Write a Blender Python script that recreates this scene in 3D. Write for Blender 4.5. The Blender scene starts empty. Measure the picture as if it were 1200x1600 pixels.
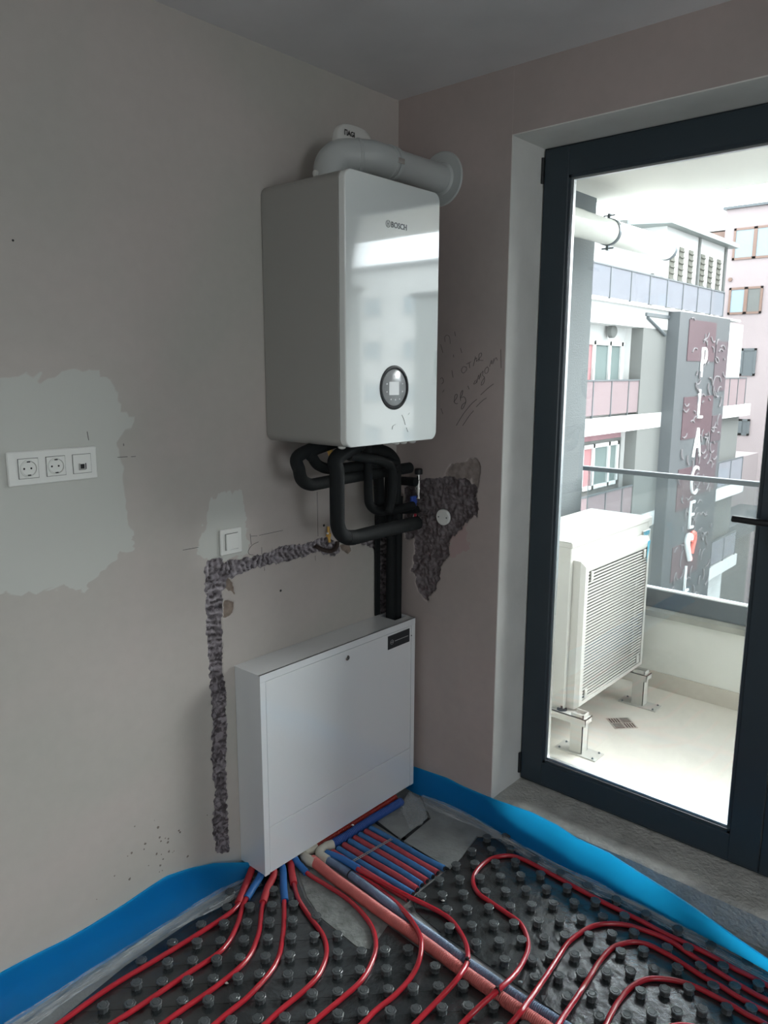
import bpy, math, random
import numpy as np
from mathutils import Vector, Matrix

# ---------------------------------------------------------------- camera, sky, light, exposure
SC = bpy.context.scene
COL = SC.collection
R = math.radians
cam_data = bpy.data.cameras.new('camera'); cam = bpy.data.objects.new('camera', cam_data); COL.objects.link(cam)
cam_data.sensor_fit = 'HORIZONTAL'; cam_data.sensor_width = 36.0; cam_data.lens = 36.0 * 1184.04 / 1200.0
cam_data.clip_start = 0.05; cam_data.clip_end = 400
_y, _p, _r = R(48.5284), R(-10.5454), R(0.2111)
_F = Vector((math.sin(_y)*math.cos(_p), math.cos(_y)*math.cos(_p), math.sin(_p)))
_Rt = Vector((math.cos(_y), -math.sin(_y), 0)); _U = _Rt.cross(_F)
_R2 = _Rt*math.cos(_r) + _U*math.sin(_r); _U2 = -_Rt*math.sin(_r) + _U*math.cos(_r)
cam.matrix_world = Matrix(((_R2.x, _U2.x, -_F.x, -2.422), (_R2.y, _U2.y, -_F.y, -2.0721), (_R2.z, _U2.z, -_F.z, 1.8322), (0, 0, 0, 1)))
SC.camera = cam

world = bpy.data.worlds.new('overcast_sky'); SC.world = world; world.use_nodes = True
_bg = world.node_tree.nodes['Background']; _bg.inputs[0].default_value = (0.90, 0.96, 1.0, 1); _bg.inputs[1].default_value = 8.0

def area_light(name, loc, rot, sx, sy, power, color=(0.93, 0.97, 1.0), portal=False):
    l = bpy.data.lights.new(name, 'AREA'); l.shape = 'RECTANGLE'; l.size = sx; l.size_y = sy; l.energy = power; l.color = color
    if portal: l.cycles.is_portal = True
    o = bpy.data.objects.new(name, l); o.location = loc; o.rotation_euler = rot; COL.objects.link(o); return o
# portals in the door and the added rear opening (they only steer the sampling of the sky)
area_light('sky_portal_door', (0.34, -1.49, 1.38), (0, R(90), 0), 2.6, 1.95, 1, portal=True)
# daylight of the second glazed opening, further along the same wall
area_light('daylight_second_opening', (0.42, -3.75, 1.38), (0, R(90), 0), 2.4, 1.65, 450)
# portal for an unseen rear opening, added to brighten the room
area_light('sky_portal_added_opening', (-2.55, -5.42, 1.55), (R(90), 0, 0), 1.1, 1.0, 1, portal=True)
# the brighter part of the overcast sky: a very soft sun over the street
_sl = bpy.data.lights.new('veiled_sun', 'SUN'); _sl.energy = 9.0; _sl.angle = R(50); _sl.color = (1.0, 0.98, 0.94)
_so = bpy.data.objects.new('veiled_sun', _sl); COL.objects.link(_so); _so.rotation_euler = Vector((0.75, -0.45, 0.62)).to_track_quat('Z', 'Y').to_euler()

vs = SC.view_settings
SC.display_settings.display_device = 'sRGB'
vs.view_transform = 'Standard'; vs.look = 'None'; vs.gamma = 1.0; vs.use_curve_mapping = False
vs.exposure = 0.27
SC.cycles.use_denoising = True
SC.cycles.max_bounces = 12; SC.cycles.diffuse_bounces = 8; SC.cycles.glossy_bounces = 4
SC.cycles.transparent_max_bounces = 12; SC.cycles.transmission_bounces = 8
SC.cycles.caustics_reflective = False; SC.cycles.caustics_refractive = False
SC.cycles.sample_clamp_indirect = 6.0
rnd = random.Random(7)

# ---------------------------------------------------------------- materials
def mat(name, color, rough=0.6, metal=0.0, var=0.0, vscale=6.0, bump=0.0, bscale=60.0, spec=0.5, color2=None, coat=0.0):
    m = bpy.data.materials.new(name); m.use_nodes = True
    nt = m.node_tree; b = nt.nodes['Principled BSDF']
    c = (*color, 1)
    b.inputs['Base Color'].default_value = c; b.inputs['Roughness'].default_value = rough; b.inputs['Metallic'].default_value = metal
    b.inputs['Specular IOR Level'].default_value = spec
    if coat: b.inputs['Coat Weight'].default_value = coat; b.inputs['Coat Roughness'].default_value = 0.05
    tc = nt.nodes.new('ShaderNodeTexCoord')
    if var or color2:
        n = nt.nodes.new('ShaderNodeTexNoise'); n.inputs['Scale'].default_value = vscale; n.inputs['Detail'].default_value = 6
        nt.links.new(tc.outputs['Object'], n.inputs['Vector'])
        rp = nt.nodes.new('ShaderNodeValToRGB')
        rp.color_ramp.elements[0].position = 0.3; rp.color_ramp.elements[1].position = 0.7
        c2 = color2 if color2 else tuple(min(1, x*(1-var)) for x in color)
        rp.color_ramp.elements[0].color = (*c2, 1); rp.color_ramp.elements[1].color = c
        nt.links.new(n.outputs['Fac'], rp.inputs['Fac']); nt.links.new(rp.outputs['Color'], b.inputs['Base Color'])
    if bump:
        n2 = nt.nodes.new('ShaderNodeTexNoise'); n2.inputs['Scale'].default_value = bscale; n2.inputs['Detail'].default_value = 5
        nt.links.new(tc.outputs['Object'], n2.inputs['Vector'])
        bp = nt.nodes.new('ShaderNodeBump'); bp.inputs['Strength'].default_value = bump; bp.inputs['Distance'].default_value = 0.01
        nt.links.new(n2.outputs['Fac'], bp.inputs['Height']); nt.links.new(bp.outputs['Normal'], b.inputs['Normal'])
    return m

def glass_mat(name, tint=(1, 1, 1), refl=0.06, dust=0.0, dcol=(0.85, 0.85, 0.83), even=False):
    m = bpy.data.materials.new(name); m.use_nodes = True; nt = m.node_tree
    for n in list(nt.nodes): nt.nodes.remove(n)
    out = nt.nodes.new('ShaderNodeOutputMaterial'); tr = nt.nodes.new('ShaderNodeBsdfTransparent'); gl = nt.nodes.new('ShaderNodeBsdfGlossy')
    tr.inputs[0].default_value = (*tint, 1); gl.inputs['Roughness'].default_value = 0.01
    mx = nt.nodes.new('ShaderNodeMixShader'); fr = nt.nodes.new('ShaderNodeFresnel'); fr.inputs[0].default_value = 1.35 + refl
    nt.links.new(fr.outputs[0], mx.inputs[0]); nt.links.new(tr.outputs[0], mx.inputs[1]); nt.links.new(gl.outputs[0], mx.inputs[2])
    last = mx
    if dust:
        df = nt.nodes.new('ShaderNodeBsdfDiffuse'); df.inputs[0].default_value = (*dcol, 1)
        n = nt.nodes.new('ShaderNodeTexNoise'); n.inputs['Scale'].default_value = 3; n.inputs['Detail'].default_value = 8
        tc = nt.nodes.new('ShaderNodeTexCoord'); nt.links.new(tc.outputs['Object'], n.inputs['Vector'])
        mr = nt.nodes.new('ShaderNodeMapRange'); mr.inputs['From Min'].default_value = 0.4; mr.inputs['From Max'].default_value = 0.8
        mr.inputs['To Min'].default_value = dust*(1.0 if even else 0.3); mr.inputs['To Max'].default_value = dust
        nt.links.new(n.outputs['Fac'], mr.inputs['Value'])
        m2 = nt.nodes.new('ShaderNodeMixShader'); nt.links.new(mr.outputs[0], m2.inputs[0]); nt.links.new(mx.outputs[0], m2.inputs[1]); nt.links.new(df.outputs[0], m2.inputs[2]); last = m2
    nt.links.new(last.outputs[0], out.inputs[0]); return m

def wall_mat(name, base, base2, patch, rough_c, rough_c2, chip):
    """raw plaster; attribute 'cut' marks chiselled masonry, 'chip' bare plaster, 'patch' fresh filler"""
    m = bpy.data.materials.new(name); m.use_nodes = True; nt = m.node_tree; b = nt.nodes['Principled BSDF']; L = nt.links
    b.inputs['Roughness'].default_value = 0.8; b.inputs['Specular IOR Level'].default_value = 0.25
    tc = nt.nodes.new('ShaderNodeTexCoord')
    def noise(s, d=5, dist=0):
        n = nt.nodes.new('ShaderNodeTexNoise'); n.inputs['Scale'].default_value = s; n.inputs['Detail'].default_value = d; n.inputs['Distortion'].default_value = dist
        L.new(tc.outputs['Object'], n.inputs['Vector']); return n.outputs['Fac']
    def ramp(f, p0, c0, p1, c1):
        r = nt.nodes.new('ShaderNodeValToRGB'); e = r.color_ramp.elements; e[0].position = p0; e[0].color = (*c0, 1); e[1].position = p1; e[1].color = (*c1, 1); L.new(f, r.inputs[0]); return r.outputs[0]
    def mix(f, a, c):
        x = nt.nodes.new('ShaderNodeMix'); x.data_type = 'RGBA'; L.new(f, x.inputs[0]); L.new(a, x.inputs[6]); L.new(c, x.inputs[7]); return x.outputs[2]
    def thr(attr, lo=0.42, hi=0.58, ns=25, amp=0.35):
        a = nt.nodes.new('ShaderNodeAttribute'); a.attribute_name = attr
        ad = nt.nodes.new('ShaderNodeMath'); ad.operation = 'MULTIPLY_ADD'; L.new(noise(ns, 3), ad.inputs[0]); ad.inputs[1].default_value = amp; 
        ad2 = nt.nodes.new('ShaderNodeMath'); ad2.operation = 'SUBTRACT'; L.new(a.outputs['Fac'], ad2.inputs[0]); ad2.inputs[1].default_value = amp*0.5
        L.new(ad2.outputs[0], ad.inputs[2])
        r = nt.nodes.new('ShaderNodeMapRange'); r.inputs['From Min'].default_value = lo; r.inputs['From Max'].default_value = hi; L.new(ad.outputs[0], r.inputs[0]); return r.outputs[0]
    c = ramp(noise(1.3, 4, 0.6), 0.38, base2, 0.62, base)
    fine = ramp(noise(26, 8), 0.3, (0.96, 0.96, 0.96), 0.7, (1, 1, 1))
    mul = nt.nodes.new('ShaderNodeMix'); mul.data_type = 'RGBA'; mul.blend_type = 'MULTIPLY'; mul.inputs[0].default_value = 1; L.new(c, mul.inputs[6]); L.new(fine, mul.inputs[7]); c = mul.outputs[2]
    pc = nt.nodes.new('ShaderNodeRGB'); pc.outputs[0].default_value = (*patch, 1); c = mix(thr('patch', ns=12, amp=0.15), c, pc.outputs[0])
    cc = ramp(noise(40, 4), 0.35, tuple(x*0.7 for x in chip), 0.6, chip); c = mix(thr('chip', amp=0.1), c, cc)
    rc = ramp(noise(32, 5, 1.5), 0.42, rough_c2, 0.6, rough_c)
    ra = nt.nodes.new('ShaderNodeAttribute'); ra.attribute_name = 'ridge'; lr = nt.nodes.new('ShaderNodeRGB'); lr.outputs[0].default_value = (0.54, 0.50, 0.53, 1); rc = mix(ra.outputs['Fac'], rc, lr.outputs[0]); c = mix(thr('cut', 0.3, 0.5, amp=0.1), c, rc)
    L.new(c, b.inputs['Base Color'])
    bp = nt.nodes.new('ShaderNodeBump'); bp.inputs['Strength'].default_value = 0.05; bp.inputs['Distance'].default_value = 0.01
    L.new(noise(14, 8), bp.inputs['Height']); L.new(bp.outputs[0], b.inputs['Normal'])
    return m

def translucent_mat(name, color, w=0.45, rough=0.4, tcol=None):
    m = mat(name, color, rough, bump=0.15, bscale=12); nt = m.node_tree; b = nt.nodes['Principled BSDF']; out = nt.nodes['Material Output']
    t = nt.nodes.new('ShaderNodeBsdfTranslucent'); t.inputs[0].default_value = (*(tcol or color), 1)
    mx = nt.nodes.new('ShaderNodeMixShader'); mx.inputs[0].default_value = w
    nt.links.new(b.outputs[0], mx.inputs[1]); nt.links.new(t.outputs[0], mx.inputs[2]); nt.links.new(mx.outputs[0], out.inputs[0]); return m

def film_mat(name):
    m = mat(name, (0.62, 0.66, 0.68), 0.18, bump=1.0, bscale=35, spec=0.8); nt = m.node_tree; b = nt.nodes['Principled BSDF']; out = nt.nodes['Material Output']
    t = nt.nodes.new('ShaderNodeBsdfTransparent'); mx = nt.nodes.new('ShaderNodeMixShader')
    n = nt.nodes.new('ShaderNodeTexNoise'); n.inputs['Scale'].default_value = 14; n.inputs['Detail'].default_value = 6
    r = nt.nodes.new('ShaderNodeMapRange'); r.inputs['From Min'].default_value = 0.35; r.inputs['From Max'].default_value = 0.75; r.inputs['To Min'].default_value = 0.12; r.inputs['To Max'].default_value = 0.6
    nt.links.new(n.outputs[0], r.inputs[0]); nt.links.new(r.outputs[0], mx.inputs[0]); nt.links.new(t.outputs[0], mx.inputs[1]); nt.links.new(b.outputs[0], mx.inputs[2]); nt.links.new(mx.outputs[0], out.inputs[0]); return m

M = {}
M['wall'] = wall_mat('raw_plaster', (0.53, 0.485, 0.455), (0.475, 0.462, 0.425), (0.565, 0.575, 0.54), (0.26, 0.235, 0.255), (0.07, 0.06, 0.065), (0.30, 0.24, 0.20))
M['wall_pink'] = wall_mat('pinkish_plaster', (0.475, 0.405, 0.385), (0.41, 0.36, 0.34), (0.42, 0.32, 0.31), (0.20, 0.175, 0.185), (0.11, 0.09, 0.095), (0.33, 0.28, 0.26))
M['reveal'] = mat('reveal_plaster', (0.78, 0.78, 0.75), 0.8, var=0.12, vscale=5, bump=0.15, bscale=20)
M['ceiling'] = mat('ceiling_plaster', (0.74, 0.72, 0.73), 0.85, var=0.25, vscale=1.6, bump=0.1, bscale=15)
M['screed'] = mat('grey_screed', (0.30, 0.315, 0.31), 0.6, var=0.35, vscale=9, bump=0.5, bscale=45)
M['board_light'] = mat('scratched_grey_board', (0.27, 0.29, 0.28), 0.5, var=0.45, vscale=22, bump=0.7, bscale=55)
M['sill'] = mat('rough_concrete', (0.60, 0.595, 0.56), 0.85, var=0.3, vscale=14, bump=0.9, bscale=70)
M['anthracite'] = mat('anthracite_frame', (0.030, 0.046, 0.060), 0.38, var=0.1, vscale=3)
M['gasket'] = mat('black_gasket', (0.012, 0.014, 0.016), 0.5)
M['alu'] = mat('aluminium', (0.75, 0.77, 0.78), 0.3, metal=1.0)
M['glass'] = glass_mat('door_glass', (0.97, 0.98, 0.98), 0.08, dust=0.05)
M['white_body'] = mat('shaded_white_enamel', (0.34, 0.335, 0.315), 0.42)  # white enamel; the shade on the boiler side is put into this grey
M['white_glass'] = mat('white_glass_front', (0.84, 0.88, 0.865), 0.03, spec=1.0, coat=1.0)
M['white_glass'].node_tree.nodes['Principled BSDF'].inputs['IOR'].default_value = 1.65; M['white_glass'].node_tree.nodes['Principled BSDF'].inputs['Coat IOR'].default_value = 1.75
M['white_cab'] = mat('white_lacquered_steel', (0.84, 0.87, 0.89), 0.25, coat=1.0, spec=0.8)
M['white_plastic'] = mat('white_plastic', (0.78, 0.79, 0.76), 0.25)
M['flue'] = mat('shaded_white_flue', (0.50, 0.53, 0.525), 0.35)  # white pipe indoors; base colour lowered to carry its shading
M['rubber'] = mat('black_insulation', (0.009, 0.011, 0.012), 0.75, spec=0.25, bump=0.1, bscale=80)
M['black'] = mat('black_plastic', (0.015, 0.016, 0.018), 0.3)
M['screen'] = mat('display_screen', (0.9, 0.92, 0.93), 0.05, spec=1.0, coat=1.0)
M['dial'] = mat('dial_face', (0.45, 0.47, 0.48), 0.15, var=0.2, vscale=30)
M['chrome'] = mat('chrome', (0.8, 0.8, 0.8), 0.15, metal=1.0)
M['brass'] = mat('brass', (0.75, 0.45, 0.12), 0.35, metal=0.6)
M['redh'] = mat('red_handle', (0.45, 0.02, 0.05), 0.35)
M['blueh'] = mat('blue_handle', (0.03, 0.08, 0.4), 0.35)
M['pipe_red'] = mat('red_pipe', (0.50, 0.02, 0.035), 0.22, var=0.2, vscale=10, coat=0.3)
M['sleeve_red'] = mat('red_sleeve', (0.50, 0.035, 0.045), 0.5)
M['sleeve_blue'] = mat('blue_sleeve', (0.02, 0.14, 0.42), 0.5)
M['tube_red'] = mat('dusty_red_tube', (0.52, 0.065, 0.085), 0.55, var=0.25, vscale=60)
M['tube_blue'] = mat('dusty_blue_tube', (0.045, 0.20, 0.48), 0.55, var=0.25, vscale=60)
M['ins_red'] = mat('ribbed_red_insulation', (0.64, 0.155, 0.14), 0.5, var=0.25, vscale=20)
M['ins_blue'] = mat('ribbed_blue_insulation', (0.17, 0.25, 0.38), 0.45, var=0.35, vscale=20)
M['corr_blue'] = mat('corrugated_blue', (0.03, 0.09, 0.33), 0.4)
M['corr_red'] = mat('corrugated_red', (0.40, 0.04, 0.03), 0.4)
M['elbow'] = mat('cream_fitting', (0.55, 0.52, 0.44), 0.5)
M['zinc'] = mat('zinc_strap', (0.45, 0.45, 0.45), 0.4, metal=0.8)
M['mat_black'] = mat('black_stud_mat', (0.026, 0.032, 0.035), 0.27, var=0.3, vscale=12, bump=0.35, bscale=30, spec=1.0)
M['stud'] = mat('black_stud', (0.075, 0.086, 0.091), 0.42, var=0.3, vscale=40, bump=0.1, bscale=60, spec=0.6)
M['blue_foam'] = translucent_mat('blue_foam', (0.02, 0.33, 0.70), 0.78, 0.35, tcol=(0.13, 0.74, 1.0))
M['film'] = film_mat('clear_film')
M['pencil'] = mat('pencil', (0.09, 0.085, 0.085), 0.6)
M['sticker'] = mat('dark_sticker', (0.02, 0.025, 0.03), 0.3)
M['print'] = mat('grey_print', (0.55, 0.56, 0.57), 0.4)
M['chalk'] = mat('white_chips', (0.75, 0.74, 0.7), 0.8)
M['logo'] = mat('grey_chrome_logo', (0.16, 0.17, 0.18), 0.25, metal=0.5)
M['scuff'] = mat('grey_scuff', (0.5, 0.53, 0.52), 0.4)
M['rubber2'] = mat('black_tape', (0.012, 0.014, 0.015), 0.7, spec=0.2)
M['rust'] = mat('dark_pipe_stub', (0.035, 0.022, 0.018), 0.5)
M['socket_in'] = mat('socket_well_plastic', (0.50, 0.50, 0.47), 0.4)
M['chip_m'] = mat('chipped_plaster', (0.20, 0.17, 0.15), 0.9)
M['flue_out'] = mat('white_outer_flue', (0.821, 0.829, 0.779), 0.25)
M['o_clamp'] = mat('galvanised_clamp', (0.13, 0.155, 0.175), 0.4, metal=0.4)
M['o_skirt'] = mat('beige_skirting', (0.6, 0.56, 0.49), 0.8, var=0.1, vscale=4)
M['drain'] = mat('steel_drain', (0.50, 0.48, 0.43), 0.4, metal=0.4)
M['b_dark2'] = mat('grey_green_roof_edge', (0.185, 0.212, 0.206), 0.6)
M['b_mid'] = mat('mid_grey_render', (0.218, 0.234, 0.229), 0.9)
M['s_pur'] = mat('mauve_panel', (0.05, 0.033, 0.04), 0.5)
M['s_bur2'] = mat('dull_burgundy_panel', (0.07, 0.045, 0.05), 0.5)
# outside
M['o_floor'] = mat('balcony_tiles', (0.779, 0.74, 0.66), 0.6, var=0.1, vscale=2)
M['o_wall'] = mat('balcony_render', (0.74, 0.75, 0.7), 0.85, var=0.05, vscale=3)
M['o_ceil'] = mat('balcony_soffit', (0.8, 0.79, 0.75), 0.85)
M['o_grey'] = mat('grey_render', (0.10, 0.115, 0.12), 0.85, var=0.12, vscale=3, bump=0.3, bscale=90)
M['stone'] = mat('coping_stone', (0.421, 0.421, 0.379), 0.7, var=0.4, vscale=7)
M['channel'] = mat('railing_channel', (0.10,0.12,0.135), 0.4, metal=0.3)
M['rail_glass'] = glass_mat('railing_glass', (0.80, 0.84, 0.85), 0.1, dust=0.10)
M['ac'] = mat('cream_white_metal', (0.52, 0.51, 0.475), 0.45)
M['ac_dark'] = mat('gap_shade', (0.02, 0.022, 0.02), 0.9, spec=0.1)
M['cyan'] = mat('cyan_label', (0.068, 0.374, 0.51), 0.4)
M['label_w'] = mat('white_label', (0.544, 0.571, 0.571), 0.4)
M['b_white'] = mat('white_render', (0.446, 0.446, 0.435), 0.9)
M['b_grey'] = mat('light_grey_render', (0.10, 0.103, 0.098), 0.9)
M['b_pink'] = mat('pink_render', (0.235, 0.196, 0.196), 0.9)
M['b_rose'] = mat('rose_render', (0.26, 0.14, 0.155), 0.9)
M['b_cream'] = mat('cream_louvre', (0.075, 0.075, 0.06), 0.8)
M['b_dark'] = mat('dark_metal', (0.06, 0.07, 0.075), 0.5)
M['s_bur'] = mat('burgundy_panel', (0.052, 0.025, 0.032), 0.5)
M['s_grey'] = mat('slate_panel', (0.05, 0.056, 0.06), 0.5)
M['s_line'] = mat('panel_relief', (0.13,0.12,0.125), 0.5)
M['letter'] = mat('white_letter', (0.578, 0.578, 0.564), 0.5)
M['letter_red'] = mat('red_letter', (0.578, 0.109, 0.082), 0.5)
M['g_blue'] = mat('pale_blue_pane', (0.20, 0.25, 0.28), 0.4, spec=0.15)
M['g_green'] = mat('greenish_pane', (0.10, 0.13, 0.125), 0.4, spec=0.15)
M['g_dark'] = mat('dark_pane', (0.08, 0.09, 0.095), 0.4, spec=0.15)
M['wood'] = mat('brown_window_frame', (0.13, 0.075, 0.055), 0.5)
M['curtain'] = mat('red_curtain', (0.26, 0.11, 0.115), 0.7)
M['rail_grey'] = glass_mat('smoked_railing_glass', (0.55, 0.58, 0.62), 0.2, dust=0.35, dcol=(0.36, 0.37, 0.41), even=True)
M['rail_rose'] = glass_mat('rose_railing_glass', (0.50, 0.42, 0.42), 0.2, dust=0.45, dcol=(0.36, 0.28, 0.29), even=True)
M['ground'] = mat('street', (0.22, 0.22, 0.21), 0.9, var=0.3, vscale=0.3)

# ---------------------------------------------------------------- mesh helpers
class MB:
    def __init__(s): s.v = []; s.f = []; s.mi = []; s.cur = 0
    def add(s, vs, fs):
        n = len(s.v); s.v += [tuple(v) for v in vs]; s.f += [tuple(i+n for i in f) for f in fs]; s.mi += [s.cur]*len(fs); return s
    def box(s, a, b, bev=0.0):
        x0, y0, z0 = [min(p, q) for p, q in zip(a, b)]; x1, y1, z1 = [max(p, q) for p, q in zip(a, b)]
        if bev <= 0:
            return s.add([(x0,y0,z0),(x1,y0,z0),(x1,y1,z0),(x0,y1,z0),(x0,y0,z1),(x1,y0,z1),(x1,y1,z1),(x0,y1,z1)],
                  [(0,3,2,1),(4,5,6,7),(0,1,5,4),(1,2,6,5),(2,3,7,6),(3,0,4,7)])
        e = min(bev, (x1-x0)/2.01, (y1-y0)/2.01, (z1-z0)/2.01)
        vs = []
        for z, i in ((z0, e), (z0+e, 0), (z1-e, 0), (z1, e)):
            vs += [(x0+i+ (e if i == 0 else 0), y0+i, z), (x1-i-(e if i == 0 else 0), y0+i, z), (x1-i, y0+i+(e if i == 0 else 0), z), (x1-i, y1-i-(e if i == 0 else 0), z),
                   (x1-i-(e if i == 0 else 0), y1-i, z), (x0+i+(e if i == 0 else 0), y1-i, z), (x0+i, y1-i-(e if i == 0 else 0), z), (x0+i, y0+i+(e if i == 0 else 0), z)]
        fs = [tuple(range(7, -1, -1)), tuple(range(24, 32))]
        for r in range(3):
            for k in range(8): fs.append((r*8+k, r*8+(k+1)%8, r*8+8+(k+1)%8, r*8+8+k))
        return s.add(vs, fs)
    def tube(s, pts, r, n=10, cap=True, radii=None):
        P = [Vector(p) for p in pts]; m = len(P); vs = []
        T = [((P[min(i+1, m-1)]-P[max(i-1, 0)]).normalized()) for i in range(m)]
        u = T[0].orthogonal().normalized()
        for i in range(m):
            u = (u - T[i]*u.dot(T[i])).normalized(); w = T[i].cross(u); rr = radii[i] if radii is not None else r
            for k in range(n):
                a = 2*math.pi*k/n; vs.append(P[i] + u*(math.cos(a)*rr) + w*(math.sin(a)*rr))
        fs = []
        for i in range(m-1):
            for k in range(n): fs.append((i*n+k, i*n+(k+1)%n, (i+1)*n+(k+1)%n, (i+1)*n+k))
        if cap: fs.append(tuple(range(n-1, -1, -1))); fs.append(tuple(range((m-1)*n, m*n)))
        return s.add(vs, fs)
    def lathe(s, origin, axis, prof, n=24, lobes=0, amp=0.0):
        A = Vector(axis).normalized(); u = A.orthogonal().normalized(); w = A.cross(u); O = Vector(origin); vs = []
        for (d, r) in prof:
            for k in range(n):
                a = 2*math.pi*k/n; rr = r*(1+amp*math.cos(lobes*a)) if lobes else r
                vs.append(O + A*d + u*(math.cos(a)*rr) + w*(math.sin(a)*rr))
        m = len(prof); fs = []
        for i in range(m-1):
            for k in range(n): fs.append((i*n+k, i*n+(k+1)%n, (i+1)*n+(k+1)%n, (i+1)*n+k))
        fs.append(tuple(range(n-1, -1, -1))); fs.append(tuple(range((m-1)*n, m*n)))
        return s.add(vs, fs)
    def prism(s, poly, vec):
        n = len(poly); V = Vector(vec); vs = [Vector(p) for p in poly] + [Vector(p)+V for p in poly]
        fs = [tuple(range(n-1, -1, -1)), tuple(range(n, 2*n))] + [(k, (k+1) % n, n+(k+1) % n, n+k) for k in range(n)]
        return s.add(vs, fs)
    def rrect_y(s, x0, x1, z0, z1, r, ys, insets=None, seg=6):
        """rounded rectangle in xz swept along the y list, each with its own inset"""
        insets = insets or [0]*len(ys); rings = []
        for y, i in zip(ys, insets):
            rr = max(r-i, 0.0005)
            for cx, cz, a0 in ((x1-r, z1-r, 0), (x0+r, z1-r, 90), (x0+r, z0+r, 180), (x1-r, z0+r, 270)):
                for k in range(seg+1):
                    a = R(a0+90*k/seg); rings.append((cx+math.cos(a)*rr, y, cz+math.sin(a)*rr))
        n = 4*(seg+1); m = len(ys); fs = []
        for j in range(m-1):
            for k in range(n): fs.append((j*n+k, j*n+(k+1) % n, (j+1)*n+(k+1) % n, (j+1)*n+k))
        fs.append(tuple(range(n-1, -1, -1))); fs.append(tuple(range((m-1)*n, m*n)))
        return s.add(rings, fs)
    def mesh(s, name, mats, smooth=True, off=(0, 0, 0), angle=40):
        me = bpy.data.meshes.new(name); o = off
        me.from_pydata([(x-o[0], y-o[1], z-o[2]) for x, y, z in s.v], [], s.f)
        for m in (mats if isinstance(mats, (list, tuple)) else [mats]): me.materials.append(m)
        if max(s.mi, default=0): me.polygons.foreach_set('material_index', s.mi)
        import bmesh
        bm = bmesh.new(); bm.from_mesh(me); bmesh.ops.recalc_face_normals(bm, faces=bm.faces); bm.to_mesh(me); bm.free()
        if smooth:
            me.polygons.foreach_set('use_smooth', [True]*len(me.polygons))
            try: me.set_sharp_from_angle(angle=R(angle))
            except Exception: pass
        me.update(); return me

def link(o, parent=None):
    COL.objects.link(o)
    if parent is not None: o.parent = parent
    return o
def tag(o, label=None, cat=None, group=None, kind=None):
    if label: o['label'] = label
    if cat: o['category'] = cat
    if group: o['group'] = group
    if kind: o['kind'] = kind
    return o
class Thing:
    """an Empty at the base of a thing; parts are built in room coordinates and parented to it"""
    def __init__(s, name, loc, label=None, cat=None, group=None, kind=None):
        s.loc = loc; s.o = link(bpy.data.objects.new(name, None)); s.o.location = loc; s.o.empty_display_size = 0.05
        tag(s.o, label, cat, group, kind)
    def part(s, name, mb, m, parent=None, label=None, smooth=True, kind=None, angle=40):
        o = link(bpy.data.objects.new(name, mb.mesh(name, m, smooth, s.loc, angle)), parent or s.o)
        return tag(o, label, kind=kind)
def single(name, mb, m, label=None, cat=None, group=None, kind=None, smooth=True, parent=None, off=(0, 0, 0)):
    o = link(bpy.data.objects.new(name, mb.mesh(name, m, smooth, off)), parent); o.location = off if parent is None else (0, 0, 0)
    return tag(o, label, cat, group, kind)
def B(a, b, bev=0.0): return MB().box(a, b, bev)
def struct(name, mb, m, label, smooth=False, cat=None): return single(name, mb, m, label, cat or 'structure', kind='structure', smooth=smooth)
def text(name, body, size, loc, m, parent, ploc=(0, 0, 0), extrude=0.0005, rot=(R(90), 0, 0), bold=0.0, align='LEFT', sx=1.0, label=None):
    c = bpy.data.curves.new(name, 'FONT'); c.body = body; c.size = size; c.extrude = extrude; c.offset = bold; c.align_x = align; c.resolution_u = 3
    c.materials.append(m)
    tmp = bpy.data.objects.new(name+'_curve', c); COL.objects.link(tmp); bpy.context.view_layer.update()
    me = bpy.data.meshes.new_from_object(tmp.evaluated_get(bpy.context.evaluated_depsgraph_get())); me.name = name
    bpy.data.objects.remove(tmp); bpy.data.curves.remove(c)
    o = bpy.data.objects.new(name, me); link(o, parent); o.location = Vector(loc)-Vector(ploc); o.rotation_euler = rot; o.scale = (sx, 1, 1)
    return tag(o, label)
def smooth_path(pts, n=6):
    P = [Vector(p) for p in pts]; out = []
    for i in range(len(P)-1):
        p0, p1, p2, p3 = P[max(i-1, 0)], P[i], P[i+1], P[min(i+2, len(P)-1)]
        for k in range(n):
            t = k/n
            out.append(0.5*((2*p1)+(-p0+p2)*t+(2*p0-5*p1+4*p2-p3)*t*t+(-p0+3*p1-3*p2+p3)*t*t*t))
    out.append(P[-1]); return out
def resample(P, step):
    out = [P[0]]; acc = 0.0
    for a, b in zip(P[:-1], P[1:]):
        L = (b-a).length; d = step-acc
        while d <= L:
            out.append(a.lerp(b, d/L)); d += step
        acc = (acc+L) % step if L > 0 else acc
    return out
def ribbed(pts, r, amp, period, n=14):
    P = resample(smooth_path(pts, 8), period/3); return MB().tube(P, r, n, radii=[r + (amp if i % 3 == 0 else -amp*0.5) for i in range(len(P))])

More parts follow.
